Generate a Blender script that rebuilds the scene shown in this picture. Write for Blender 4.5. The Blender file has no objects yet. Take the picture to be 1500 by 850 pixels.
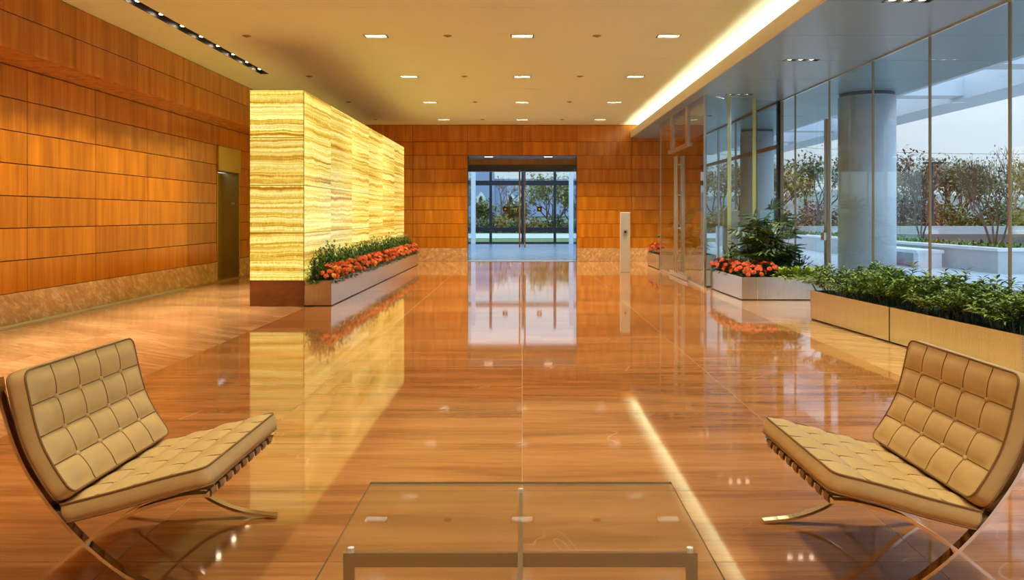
import bpy, math, random
from mathutils import Vector, Matrix, Euler

PI = math.pi
random.seed(7)
SC = bpy.context.scene
COL = SC.collection

# ------------------------------------------------------------------ camera
FPX = 1155.0                       # focal length in pixels of a 1500 px wide frame
CAM_H = 1.33
cam_d = bpy.data.cameras.new('camera')
cam = bpy.data.objects.new('camera', cam_d)
COL.objects.link(cam)
cam.location = (0, 0, CAM_H)
cam.rotation_euler = (PI / 2, 0, 0)
cam_d.sensor_width = 36.0
cam_d.sensor_fit = 'HORIZONTAL'
cam_d.lens = FPX / 1500.0 * 36.0
cam_d.shift_x = -15.0 / 1500.0     # level camera with a shifted lens: verticals stay vertical
cam_d.shift_y = -110.0 / 1500.0
cam_d.clip_start = 0.05
cam_d.clip_end = 600
SC.camera = cam

# ------------------------------------------------------------------ render look
SC.view_settings.view_transform = 'Standard'
SC.view_settings.look = 'None'
SC.view_settings.exposure = 0.70
SC.view_settings.gamma = 1.0
SC.view_settings.use_curve_mapping = False
try:
    SC.cycles.use_denoising = True
    SC.cycles.transparent_max_bounces = 32
    SC.cycles.max_bounces = 10
    SC.cycles.diffuse_bounces = 5
    SC.cycles.glossy_bounces = 5
    SC.cycles.sample_clamp_indirect = 6.0
    SC.cycles.caustics_reflective = False
    SC.cycles.caustics_refractive = False
    SC.cycles.blur_glossy = 0.5
except Exception:
    pass

# ------------------------------------------------------------------ light levels
SKY = 0.60
DOWN_W = 1.0
SPOT_W = 102.0
SOFFIT_W = 12.5
COVE = 2.3
ONYX = 0.48
WARM = (1.0, 0.93, 0.72)
WARM2 = (1.0, 0.80, 0.45)

# ------------------------------------------------------------------ sky (pale overcast)
W = bpy.data.worlds.new('sky')
SC.world = W
W.use_nodes = True
wn, wl = W.node_tree.nodes, W.node_tree.links
wn.clear()
wo = wn.new('ShaderNodeOutputWorld')
bg = wn.new('ShaderNodeBackground')
tc = wn.new('ShaderNodeTexCoord')
sx = wn.new('ShaderNodeSeparateXYZ')
rp = wn.new('ShaderNodeValToRGB')
rp.color_ramp.elements[0].position = 0.0
rp.color_ramp.elements[0].color = (0.80, 0.90, 1.0, 1)
rp.color_ramp.elements[1].position = 1.0
rp.color_ramp.elements[1].color = (0.52, 0.73, 1.0, 1)
wl.new(tc.outputs['Generated'], sx.inputs[0])
wl.new(sx.outputs['Z'], rp.inputs['Fac'])
wl.new(rp.outputs['Color'], bg.inputs['Color'])
# overcast sky: brightness rises from the horizon to the zenith as (1 + 2 sin(elevation)), with the same law all round
mr = wn.new('ShaderNodeMapRange')
mr.inputs['From Min'].default_value = 0.0
mr.inputs['From Max'].default_value = 1.0
mr.inputs['To Min'].default_value = SKY
mr.inputs['To Max'].default_value = SKY * 3.0
wl.new(sx.outputs['Z'], mr.inputs['Value'])
wl.new(mr.outputs[0], bg.inputs['Strength'])
wl.new(bg.outputs[0], wo.inputs[0])


# ================================================================== helpers
def lin(r, g, b):
    def f(c):
        c /= 255.0
        return c / 12.92 if c <= 0.04045 else ((c + 0.055) / 1.055) ** 2.4
    return (f(r), f(g), f(b), 1.0)


class MB:
    """collects shapes; build() links them as one mesh object"""
    def __init__(self):
        self.v, self.f, self.m = [], [], []

    def add(self, vs, fs, mi=0):
        o = len(self.v)
        self.v += [tuple(p) for p in vs]
        self.f += [tuple(i + o for i in q) for q in fs]
        self.m += [mi] * len(fs)

    def box(self, x0, x1, y0, y1, z0, z1, mi=0):
        vs = [(x0, y0, z0), (x1, y0, z0), (x1, y1, z0), (x0, y1, z0), (x0, y0, z1), (x1, y0, z1), (x1, y1, z1), (x0, y1, z1)]
        self.add(vs, [(0, 3, 2, 1), (4, 5, 6, 7), (0, 1, 5, 4), (1, 2, 6, 5), (2, 3, 7, 6), (3, 0, 4, 7)], mi)

    def chamfer_box(self, x0, x1, y0, y1, z0, z1, c, mi=0):
        """box with chamfered top edge"""
        vs = [(x0, y0, z0), (x1, y0, z0), (x1, y1, z0), (x0, y1, z0),
              (x0, y0, z1 - c), (x1, y0, z1 - c), (x1, y1, z1 - c), (x0, y1, z1 - c),
              (x0 + c, y0 + c, z1), (x1 - c, y0 + c, z1), (x1 - c, y1 - c, z1), (x0 + c, y1 - c, z1)]
        fs = [(0, 3, 2, 1), (8, 9, 10, 11)]
        for a in (0, 4):
            for i in range(4):
                j = (i + 1) % 4
                fs.append((a + i, a + j, a + 4 + j, a + 4 + i))
        self.add(vs, fs, mi)

    def tube(self, pts, rad, n=6, mi=0, cap=True, closed=False):
        pts = [Vector(p) for p in pts]
        rs = rad if isinstance(rad, (list, tuple)) else [rad] * len(pts)
        vs, fs = [], []
        L = len(pts)
        up = None
        for i, p in enumerate(pts):
            if closed:
                t = pts[(i + 1) % L] - pts[i - 1]
            else:
                t = pts[min(i + 1, L - 1)] - pts[max(i - 1, 0)]
            if t.length < 1e-9:
                t = Vector((0, 0, 1))
            t.normalize()
            if up is None:
                up = Vector((0, 0, 1)) if abs(t.z) < 0.9 else Vector((1, 0, 0))
            a = t.cross(up)
            if a.length < 1e-6:
                a = t.orthogonal()
            a.normalize()
            b = a.cross(t).normalized()
            up = b
            for k in range(n):
                an = 2 * PI * k / n
                vs.append(p + (a * math.cos(an) + b * math.sin(an)) * rs[i])
        R = L if closed else L - 1
        for i in range(R):
            for k in range(n):
                k2 = (k + 1) % n
                j = (i + 1) % L
                fs.append((i * n + k, i * n + k2, j * n + k2, j * n + k))
        if cap and not closed:
            fs.append(tuple(range(n - 1, -1, -1)))
            fs.append(tuple((L - 1) * n + k for k in range(n)))
        self.add(vs, fs, mi)

    def ribbon(self, pts, lat, thick, side=Vector((0, 1, 0)), mi=0):
        """rectangular bar swept along pts; lat = width along side, thick = in plane"""
        pts = [Vector(p) for p in pts]
        vs, fs = [], []
        L = len(pts)
        for i, p in enumerate(pts):
            t = (pts[min(i + 1, L - 1)] - pts[max(i - 1, 0)]).normalized()
            nrm = t.cross(side).normalized()
            for a, b in ((-1, -1), (1, -1), (1, 1), (-1, 1)):
                vs.append(p + side * (a * lat / 2) + nrm * (b * thick / 2))
        for i in range(L - 1):
            for k in range(4):
                k2 = (k + 1) % 4
                fs.append((i * 4 + k, i * 4 + k2, i * 4 + 4 + k2, i * 4 + 4 + k))
        fs.append((3, 2, 1, 0))
        fs.append(tuple((L - 1) * 4 + k for k in range(4)))
        self.add(vs, fs, mi)

    def lathe(self, prof, cx=0, cy=0, n=16, mi=0):
        vs, fs = [], []
        for r, z in prof:
            for k in range(n):
                a = 2 * PI * k / n
                vs.append((cx + r * math.cos(a), cy + r * math.sin(a), z))
        for i in range(len(prof) - 1):
            for k in range(n):
                k2 = (k + 1) % n
                fs.append((i * n + k, i * n + k2, i * n + n + k2, i * n + n + k))
        fs.append(tuple(range(n - 1, -1, -1)))
        fs.append(tuple((len(prof) - 1) * n + k for k in range(n)))
        self.add(vs, fs, mi)

    def mesh(self, name, mats, smooth=False):
        me = bpy.data.meshes.new(name)
        me.from_pydata(self.v, [], self.f)
        if not isinstance(mats, (list, tuple)):
            mats = [mats]
        for m in mats:
            me.materials.append(m)
        if len(mats) > 1:
            me.polygons.foreach_set('material_index', self.m)
        if smooth:
            me.polygons.foreach_set('use_smooth', [True] * len(me.polygons))
        me.update()
        return me

    def build(self, name, mats, parent=None, smooth=False, loc=None):
        return link(name, self.mesh(name, mats, smooth), parent, loc)


def link(name, me, parent=None, loc=None, rot=None, scale=None):
    o = bpy.data.objects.new(name, me)
    COL.objects.link(o)
    if parent is not None:
        o.parent = parent
    if loc is not None:
        o.location = loc
    if rot is not None:
        o.rotation_euler = rot
    if scale is not None:
        o.scale = scale
    return o


def tag(o, label=None, cat=None, group=None, kind=None):
    if label:
        o['label'] = label
    if cat:
        o['category'] = cat
    if group:
        o['group'] = group
    if kind:
        o['kind'] = kind
    return o


def thing(name, label, cat, loc=(0, 0, 0), rz=0.0, group=None, kind=None):
    o = bpy.data.objects.new(name, None)
    o.empty_display_size = 0.1
    COL.objects.link(o)
    o.location = loc
    o.rotation_euler = (0, 0, rz)
    return tag(o, label, cat, group, kind)


def copy_tree(o, parent=None):
    c = o.copy()
    COL.objects.link(c)
    c.parent = parent
    for ch in list(o.children):
        copy_tree(ch, c)
    return c


_box_cache = {}


def box_obj(name, dims, mat, parent, loc, chamfer=0.0):
    """a box centred on its own origin; alike boxes share mesh data"""
    key = (tuple(round(d, 4) for d in dims), mat.name, chamfer)
    me = _box_cache.get(key)
    if me is None:
        m = MB()
        a, b, c = dims
        m.box(-a / 2, a / 2, -b / 2, b / 2, -c / 2, c / 2)
        me = m.mesh(name, mat)
        _box_cache[key] = me
    return link(name, me, parent, loc)


# ================================================================== materials
def new_mat(name):
    m = bpy.data.materials.new(name)
    m.use_nodes = True
    nt = m.node_tree
    return m, nt.nodes, nt.links, nt.nodes['Principled BSDF']


def simple(name, col, rough=0.5, metal=0.0, spec=0.5, noise=0.0, nscale=8.0, coat=0.0, bump=0.0):
    m, n, l, p = new_mat(name)
    p.inputs['Roughness'].default_value = rough
    p.inputs['Metallic'].default_value = metal
    p.inputs['Specular IOR Level'].default_value = spec
    if coat:
        p.inputs['Coat Weight'].default_value = coat
        p.inputs['Coat Roughness'].default_value = 0.08
    t = n.new('ShaderNodeTexCoord')
    z = n.new('ShaderNodeTexNoise')
    z.inputs['Scale'].default_value = nscale
    z.inputs['Detail'].default_value = 4
    l.new(t.outputs['Object'], z.inputs['Vector'])
    r = n.new('ShaderNodeValToRGB')
    c = Vector(col[:3])
    r.color_ramp.elements[0].position = 0.3
    r.color_ramp.elements[1].position = 0.7
    r.color_ramp.elements[0].color = (*(c * (1 - noise)), 1)
    r.color_ramp.elements[1].color = (*(c * (1 + noise)), 1)
    l.new(z.outputs['Fac'], r.inputs['Fac'])
    l.new(r.outputs['Color'], p.inputs['Base Color'])
    if bump:
        b = n.new('ShaderNodeBump')
        b.inputs['Strength'].default_value = bump
        b.inputs['Distance'].default_value = 0.01
        l.new(z.outputs['Fac'], b.inputs['Height'])
        l.new(b.outputs[0], p.inputs['Normal'])
    return m


def rand_coords(n, l, amount=20.0):
    """object coordinates, shifted by a random amount per object"""
    t = n.new('ShaderNodeTexCoord')
    oi = n.new('ShaderNodeObjectInfo')
    mu = n.new('ShaderNodeMath')
    mu.operation = 'MULTIPLY'
    mu.inputs[1].default_value = amount
    l.new(oi.outputs['Random'], mu.inputs[0])
    ad = n.new('ShaderNodeVectorMath')
    ad.operation = 'ADD'
    l.new(t.outputs['Object'], ad.inputs[0])
    l.new(mu.outputs[0], ad.inputs[1])
    return ad.outputs[0], oi.outputs['Random']


def noise_tex(n, l, vec, scale, sc=(1, 1, 1), detail=5.0, rough=0.55, dist=0.0):
    mp = n.new('ShaderNodeMapping')
    mp.inputs['Scale'].default_value = sc
    l.new(vec, mp.inputs['Vector'])
    z = n.new('ShaderNodeTexNoise')
    z.inputs['Scale'].default_value = scale
    z.inputs['Detail'].default_value = detail
    z.inputs['Roughness'].default_value = rough
    z.inputs['Distortion'].default_value = dist
    l.new(mp.outputs[0], z.inputs['Vector'])
    return z.outputs['Fac']


def ramp(n, l, fac, stops):
    r = n.new('ShaderNodeValToRGB')
    e = r.color_ramp.elements
    e[0].position, e[0].color = stops[0][0], stops[0][1]
    e[1].position, e[1].color = stops[-1][0], stops[-1][1]
    for p, c in stops[1:-1]:
        x = e.new(p)
        x.color = c
    l.new(fac, r.inputs['Fac'])
    return r.outputs['Color']


def mixc(n, l, fac, a, b, mode='MIX'):
    m = n.new('ShaderNodeMix')
    m.data_type = 'RGBA'
    m.blend_type = mode
    if isinstance(fac, float):
        m.inputs['Factor'].default_value = fac
    else:
        l.new(fac, m.inputs['Factor'])
    l.new(a, m.inputs['A'])
    if isinstance(b, tuple):
        m.inputs['B'].default_value = b
    else:
        l.new(b, m.inputs['B'])
    return m.outputs['Result']


def wood_mat(name, dark, light, rough=0.20):
    m, n, l, p = new_mat(name)
    vec, rnd = rand_coords(n, l)
    g1 = noise_tex(n, l, vec, 3.0, (2.2, 2.2, 0.12), 4, 0.6, 0.3)
    g2 = noise_tex(n, l, vec, 22.0, (2.5, 2.5, 0.06), 3, 0.6)
    c1 = ramp(n, l, g1, [(0.3, dark), (0.72, light)])
    c2 = ramp(n, l, g2, [(0.3, (0.86, 0.84, 0.8, 1)), (0.7, (1.1, 1.1, 1.1, 1))])
    c3 = mixc(n, l, 1.0, c1, c2, 'MULTIPLY')
    pv = ramp(n, l, rnd, [(0.0, (0.88, 0.86, 0.84, 1)), (1.0, (1.1, 1.1, 1.1, 1))])
    c4 = mixc(n, l, 1.0, c3, pv, 'MULTIPLY')
    l.new(c4, p.inputs['Base Color'])
    p.inputs['Roughness'].default_value = rough
    p.inputs['Specular IOR Level'].default_value = 0.4
    return m


def stone_mat(name, cols, along='x', rough=0.045, vein=0.6, fine=0.5, rotz=0.0):
    m, n, l, p = new_mat(name)
    vec, rnd = rand_coords(n, l, 7.0)
    if rotz:
        mp = n.new('ShaderNodeMapping')
        mp.inputs['Rotation'].default_value = (0, 0, rotz)
        l.new(vec, mp.inputs['Vector'])
        vec = mp.outputs[0]
    s1 = (0.28, 2.4, 1.0) if along == 'x' else (2.4, 0.28, 1.0)
    s2 = (0.5, 7.0, 1.0) if along == 'x' else (7.0, 0.5, 1.0)
    a = noise_tex(n, l, vec, 1.7, s1, 8, 0.62, 0.9)
    b = noise_tex(n, l, vec, 6.0, s2, 6, 0.65, 0.5)
    c1 = ramp(n, l, a, [(0.25, cols[0]), (0.42, cols[1]), (0.55, cols[2]), (0.75, cols[3])])
    c2 = ramp(n, l, b, [(0.3, (1 - fine * 0.42,) * 3 + (1,)), (0.55, (1, 1, 1, 1)), (0.75, (1 + fine * 0.25,) * 3 + (1,))])
    c = mixc(n, l, 1.0, c1, c2, 'MULTIPLY')
    # few thin pale veins
    mp = n.new('ShaderNodeMapping')
    mp.inputs['Rotation'].default_value = (0, 0, 0.9)
    l.new(vec, mp.inputs['Vector'])
    vz = noise_tex(n, l, mp.outputs[0], 0.9, (1.0, 0.5, 1.0), 3, 0.5, 1.4)
    v = ramp(n, l, vz, [(0.4965, (0, 0, 0, 1)), (0.5, (1, 1, 1, 1)), (0.5035, (0, 0, 0, 1))])
    gate = ramp(n, l, noise_tex(n, l, vec, 0.8, (1, 1, 1), 2), [(0.55, (0, 0, 0, 1)), (0.68, (vein,) * 3 + (1,))])
    vm = mixc(n, l, 1.0, v, gate, 'MULTIPLY')
    c = mixc(n, l, vm, c, cols[4])
    l.new(c, p.inputs['Base Color'])
    p.inputs['Roughness'].default_value = rough
    p.inputs['IOR'].default_value = 1.55
    return m


def emit(name, col, s):
    m, n, l, p = new_mat(name)
    p.inputs['Base Color'].default_value = (*col[:3], 1)
    p.inputs['Emission Color'].default_value = (*col[:3], 1)
    p.inputs['Emission Strength'].default_value = s
    return m


def glass_mat(name, tint=(0.93, 0.97, 0.97, 1), f0=0.04, gain=1.0):
    """thin pane: clear where seen square on, mirror at grazing angles (Schlick)"""
    m = bpy.data.materials.new(name)
    m.use_nodes = True
    n, l = m.node_tree.nodes, m.node_tree.links
    n.clear()
    out = n.new('ShaderNodeOutputMaterial')
    tr = n.new('ShaderNodeBsdfTransparent')
    tr.inputs['Color'].default_value = tint
    gl = n.new('ShaderNodeBsdfGlossy')
    gl.inputs['Roughness'].default_value = 0.0
    mx = n.new('ShaderNodeMixShader')
    ge = n.new('ShaderNodeNewGeometry')
    dt = n.new('ShaderNodeVectorMath')
    dt.operation = 'DOT_PRODUCT'
    l.new(ge.outputs['Incoming'], dt.inputs[0])
    l.new(ge.outputs['Normal'], dt.inputs[1])

    def mth(op, a, b=None):
        x = n.new('ShaderNodeMath')
        x.operation = op
        for i, s in enumerate((a, b)):
            if s is None:
                continue
            if isinstance(s, (int, float)):
                x.inputs[i].default_value = s
            else:
                l.new(s, x.inputs[i])
        return x.outputs[0]
    ab = mth('ABSOLUTE', dt.outputs['Value'])
    q = mth('POWER', mth('SUBTRACT', 1.0, ab), 5.0)
    fr = mth('MULTIPLY', mth('ADD', mth('MULTIPLY', q, 1 - f0), f0), gain)
    l.new(fr, mx.inputs[0])
    l.new(tr.outputs[0], mx.inputs[1])
    l.new(gl.outputs[0], mx.inputs[2])
    l.new(mx.outputs[0], out.inputs[0])
    return m


def brushed(name, col, rough=0.3, axis='z'):
    m, n, l, p = new_mat(name)
    vec, rnd = rand_coords(n, l)
    sc = {'z': (30, 30, 0.4), 'x': (0.4, 30, 30)}[axis]
    g = noise_tex(n, l, vec, 3.0, sc, 3, 0.6)
    c = Vector(col[:3])
    l.new(ramp(n, l, g, [(0.3, (*(c * 0.9), 1)), (0.7, (*(c * 1.06), 1))]), p.inputs['Base Color'])
    p.inputs['Metallic'].default_value = 1.0
    r = n.new('ShaderNodeMapRange')
    r.inputs['To Min'].default_value = rough * 0.8
    r.inputs['To Max'].default_value = rough * 1.25
    l.new(g, r.inputs['Value'])
    l.new(r.outputs[0], p.inputs['Roughness'])
    return m


def onyx_mat():
    m, n, l, p = new_mat('backlit_onyx')
    vec, rnd = rand_coords(n, l, 9.0)
    # horizontal bands that ripple
    wob = noise_tex(n, l, vec, 2.2, (1, 1, 0.9), 5, 0.6)
    sxyz = n.new('ShaderNodeSeparateXYZ')
    l.new(vec, sxyz.inputs[0])
    ml = n.new('ShaderNodeMath')
    ml.operation = 'MULTIPLY_ADD'
    l.new(wob, ml.inputs[0])
    ml.inputs[1].default_value = 0.10
    l.new(sxyz.outputs['Z'], ml.inputs[2])
    cb = n.new('ShaderNodeCombineXYZ')
    l.new(ml.outputs[0], cb.inputs['Z'])
    mpx = n.new('ShaderNodeVectorMath')
    mpx.operation = 'SCALE'
    mpx.inputs['Scale'].default_value = 0.05
    l.new(vec, mpx.inputs[0])
    ad = n.new('ShaderNodeVectorMath')
    ad.operation = 'ADD'
    l.new(mpx.outputs[0], ad.inputs[0])
    l.new(cb.outputs[0], ad.inputs[1])
    band = noise_tex(n, l, ad.outputs[0], 13.0, (0.12, 0.12, 1.0), 7, 0.62)
    frill = noise_tex(n, l, vec, 26.0, (1.4, 1.4, 0.5), 4, 0.7)
    fm = n.new('ShaderNodeMath')
    fm.operation = 'MULTIPLY_ADD'
    l.new(frill, fm.inputs[0])
    fm.inputs[1].default_value = 0.16
    l.new(band, fm.inputs[2])
    col = ramp(n, l, fm.outputs[0], [(0.44, (0.42, 0.20, 0.015, 1)), (0.50, (0.80, 0.56, 0.06, 1)), (0.565, (1.08, 0.94, 0.20, 1)), (0.64, (1.28, 1.20, 0.48, 1)), (0.76, (0.85, 0.62, 0.12, 1))])
    fl = noise_tex(n, l, ad.outputs[0], 30.0, (0.14, 0.14, 1.0), 5, 0.65)
    f2 = n.new('ShaderNodeMath')
    f2.operation = 'MULTIPLY_ADD'
    l.new(frill, f2.inputs[0])
    f2.inputs[1].default_value = 0.30
    l.new(fl, f2.inputs[2])
    lines = ramp(n, l, f2.outputs[0], [(0.52, (1.06, 1.06, 1.06, 1)), (0.60, (0.70, 0.58, 0.36, 1)), (0.64, (1.0, 1.0, 1.0, 1)), (0.74, (1.12, 1.12, 1.16, 1)), (0.80, (0.86, 0.78, 0.6, 1))])
    col = mixc(n, l, 1.0, col, lines, 'MULTIPLY')
    pv = ramp(n, l, rnd, [(0.0, (0.82, 0.78, 0.66, 1)), (1.0, (1.08, 1.08, 1.05, 1))])
    col = mixc(n, l, 1.0, col, pv, 'MULTIPLY')
    l.new(col, p.inputs['Emission Color'])
    p.inputs['Emission Strength'].default_value = ONYX
    p.inputs['Base Color'].default_value = (0.35, 0.24, 0.08, 1)
    p.inputs['Roughness'].default_value = 0.12
    return m


M = {}
M['wood'] = wood_mat('wood_veneer', (0.42, 0.125, 0.007, 1), (0.64, 0.235, 0.014, 1))
M['reveal'] = simple('dark_joint', (0.06, 0.015, 0.008), 0.7)
M['floor'] = stone_mat('polished_brown_stone', [(0.19, 0.065, 0.018, 1), (0.31, 0.118, 0.034, 1), (0.40, 0.165, 0.050, 1), (0.48, 0.21, 0.075, 1), (0.72, 0.50, 0.30, 1)], 'x')
M['floor_side'] = stone_mat('pale_brown_stone', [(0.36, 0.165, 0.060, 1), (0.46, 0.225, 0.088, 1), (0.56, 0.295, 0.125, 1), (0.66, 0.39, 0.185, 1), (0.78, 0.56, 0.34, 1)], 'x', 0.10, 0.3, 0.6, 0.55)
M['grout'] = simple('pale_grout', (0.45, 0.26, 0.13), 0.5)
def speckle_stone(name):
    m, n, l, p = new_mat(name)
    vec, rnd = rand_coords(n, l, 7.0)
    mp = n.new('ShaderNodeMapping')
    mp.inputs['Rotation'].default_value = (0.6, 0.6, 0.0)
    l.new(vec, mp.inputs['Vector'])
    a = noise_tex(n, l, mp.outputs[0], 11.0, (1.0, 0.55, 1.6), 7, 0.7, 0.4)
    b = noise_tex(n, l, mp.outputs[0], 2.0, (1.0, 0.6, 1.5), 4, 0.6, 0.5)
    c1 = ramp(n, l, a, [(0.30, (0.46, 0.25, 0.09, 1)), (0.5, (0.60, 0.35, 0.14, 1)), (0.62, (0.76, 0.50, 0.24, 1)), (0.72, (0.90, 0.70, 0.44, 1))])
    c2 = ramp(n, l, b, [(0.3, (0.85, 0.82, 0.78, 1)), (0.7, (1.1, 1.1, 1.1, 1))])
    l.new(mixc(n, l, 1.0, c1, c2, 'MULTIPLY'), p.inputs['Base Color'])
    p.inputs['Roughness'].default_value = 0.22
    return m


M['base_stone'] = speckle_stone('tan_speckled_stone')
M['plinth'] = stone_mat('brown_plinth_stone', [(0.16, 0.055, 0.02, 1), (0.22, 0.085, 0.03, 1), (0.27, 0.11, 0.04, 1), (0.33, 0.14, 0.06, 1), (0.5, 0.3, 0.2, 1)], 'x', 0.12, 0.1)
M['ceiling'] = simple('warm_white_plaster', (0.78, 0.89, 0.65), 0.75, noise=0.01, nscale=3)
M['soffit'] = simple('sky_tinted_soffit_panel', (0.28, 0.41, 0.48), 0.28, metal=0.1, noise=0.03, nscale=2)  # grey metal panel; the blue of reflected sky is painted into its colour
M['lip'] = simple('cove_lip_paint', (0.72, 0.66, 0.55), 0.5)
M['black'] = simple('black_channel', (0.012, 0.010, 0.010), 0.5)
M['glass'] = glass_mat('clear_glass')
M['glass_teal'] = glass_mat('teal_glass', (0.82, 0.93, 0.94, 1))
M['glass_edge'] = simple('green_glass_edge', (0.10, 0.22, 0.16), 0.15, spec=0.8)
M['glass_table'] = glass_mat('table_glass', (0.982, 0.99, 0.985, 1), 0.03)
M['steel'] = brushed('brushed_steel', (0.72, 0.67, 0.60), 0.24)
M['steel_h'] = brushed('brushed_steel_side', (0.72, 0.67, 0.60), 0.24, 'z')
M['bronze'] = simple('bronze_mullion', (0.36, 0.25, 0.13), 0.4, metal=0.85, noise=0.05)
M['dark_metal'] = simple('dark_grey_mullion', (0.025, 0.035, 0.05), 0.4, metal=0.4)
M['brass'] = simple('brass_panel', (0.62, 0.45, 0.12), 0.28, metal=0.75, noise=0.04, nscale=3)
M['olive'] = simple('bronze_jamb', (0.36, 0.27, 0.08), 0.35, metal=0.6, noise=0.06, nscale=3)
M['chrome'] = simple('polished_chrome', (0.80, 0.77, 0.72), 0.07, metal=1.0, noise=0.01)
M['nickel'] = simple('satin_nickel', (0.66, 0.62, 0.54), 0.28, metal=0.9, noise=0.02)
M['table_steel'] = simple('dull_bronze_steel', (0.30, 0.22, 0.13), 0.42, metal=0.7, noise=0.04)
M['onyx'] = onyx_mat()
M['leather'] = simple('mustard_leather', (0.60, 0.415, 0.165), 0.42, noise=0.05, nscale=14, bump=0.08, spec=0.45)
M['piping'] = simple('brown_seam', (0.24, 0.12, 0.030), 0.5, noise=0.05)
M['strap'] = simple('tan_leather_strap', (0.34, 0.20, 0.07), 0.45, noise=0.08, nscale=20)
M['strap_dark'] = simple('dark_leather', (0.03, 0.012, 0.012), 0.5)
M['lamp'] = emit('lamp_glow', (1.0, 0.86, 0.62), 3.0)
M['lamp_hot'] = emit('halogen_glow', (1.0, 0.80, 0.52), 24.0)
M['lamp_soffit'] = emit('soffit_bulb_glow', (1.0, 0.84, 0.6), 9.0)
M['cove'] = emit('cove_strip', (1.0, 0.95, 0.82), COVE * 6)
M['trim_grey'] = simple('dark_lamp_trim', (0.016, 0.0155, 0.0145), 1.0, spec=0.0)
M['baffle'] = simple('lamp_baffle', (0.005, 0.0048, 0.0045), 1.0, spec=0.0)
M['white'] = simple('white_paint', (0.75, 0.74, 0.70), 0.45)
M['post'] = simple('pale_post_paint', (0.66, 0.62, 0.52), 0.4, noise=0.02)
M['plate'] = simple('black_push_plate', (0.02, 0.018, 0.014), 0.35)
M['gold'] = simple('gold_emblem', (0.7, 0.52, 0.2), 0.35, metal=0.8)
M['soil'] = simple('dark_soil', (0.03, 0.018, 0.01), 0.9, noise=0.4, nscale=40, bump=0.5)
M['concrete'] = simple('pale_concrete', (0.56, 0.59, 0.62), 0.8, noise=0.06, nscale=3, bump=0.1)
M['pavement'] = simple('pale_paving', (0.56, 0.60, 0.64), 0.55, noise=0.07, nscale=2)
M['slate'] = simple('blue_grey_stone', (0.17, 0.24, 0.34), 0.25, noise=0.12, nscale=1.5)
M['column'] = simple('white_column_paint', (0.68, 0.78, 0.86), 0.4, noise=0.02)
M['bark'] = simple('grey_brown_bark', (0.17, 0.115, 0.08), 0.85, noise=0.3, nscale=30, bump=0.3)


def leaf_mat(name, a, b, rough=0.45, trans=0.25):
    m, n, l, p = new_mat(name)
    ge = n.new('ShaderNodeNewGeometry')
    col = ramp(n, l, ge.outputs['Random Per Island'], [(0.0, a), (1.0, b)])
    l.new(col, p.inputs['Base Color'])
    p.inputs['Roughness'].default_value = rough
    p.inputs['Specular IOR Level'].default_value = 0.35
    return m


M['leaf_dark'] = leaf_mat('dark_green_leaf', (0.014, 0.042, 0.010, 1), (0.06, 0.14, 0.02, 1))
M['leaf_hedge'] = leaf_mat('hedge_leaf', (0.035, 0.09, 0.011, 1), (0.22, 0.34, 0.03, 1))
M['leaf_lime'] = leaf_mat('lime_leaf', (0.16, 0.26, 0.02, 1), (0.36, 0.46, 0.05, 1))
M['leaf_fern'] = leaf_mat('fern_frond', (0.018, 0.075, 0.010, 1), (0.075, 0.19, 0.022, 1))
M['leaf_palm'] = leaf_mat('palm_blade', (0.02, 0.065, 0.016, 1), (0.20, 0.28, 0.05, 1))
M['petal'] = leaf_mat('orange_petal', (0.62, 0.055, 0.008, 1), (0.85, 0.20, 0.03, 1), 0.55)
M['petal_coral'] = leaf_mat('coral_petal', (0.72, 0.07, 0.03, 1), (0.90, 0.22, 0.08, 1), 0.55)
M['petal_gold'] = leaf_mat('gold_petal', (0.78, 0.26, 0.02, 1), (0.92, 0.46, 0.06, 1), 0.55)
M['leaf_autumn'] = leaf_mat('autumn_leaf', (0.28, 0.19, 0.02, 1), (0.45, 0.32, 0.05, 1))
M['leaf_green'] = leaf_mat('tree_leaf', (0.07, 0.12, 0.03, 1), (0.22, 0.25, 0.06, 1))
M['leaf_yellowgreen'] = leaf_mat('yellow_green_leaf', (0.16, 0.20, 0.05, 1), (0.42, 0.40, 0.12, 1))
M['leaf_brown'] = leaf_mat('brown_leaf', (0.19, 0.095, 0.055, 1), (0.33, 0.19, 0.11, 1))
M['grass'] = simple('lawn', (0.13, 0.21, 0.06), 0.9, noise=0.25, nscale=6)
M['asphalt'] = simple('pale_road', (0.62, 0.64, 0.66), 0.8, noise=0.05)
M['house'] = simple('pale_render', (0.55, 0.60, 0.68), 0.8)
M['roof'] = simple('slate_roof', (0.20, 0.25, 0.36), 0.7, noise=0.08, nscale=4)
M['trim_white'] = simple('white_trim', (0.85, 0.86, 0.88), 0.6)

# ================================================================== dimensions
R = 0.39                 # height of one wall panel row
P = 1.56                 # width of one wall panel
CEIL = 3.90
Y0 = -4.0                # wall behind the viewer
YB = 22.5                # far wall
XL = -6.12               # left wall face
XS = -5.52               # face of the left bulkhead
XC = 3.09                # cove lip
ZS = 3.53                # right soffit
XG = 4.98                # right glass wall
J0 = 9.75                # a panel joint
GAP = 0.012
joints = [J0 + P * k for k in range(-9, 10)]


def spans(a, b, cuts):
    pts = [a] + [c for c in cuts if a + 0.03 < c < b - 0.03] + [b]
    return list(zip(pts[:-1], pts[1:]))


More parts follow.
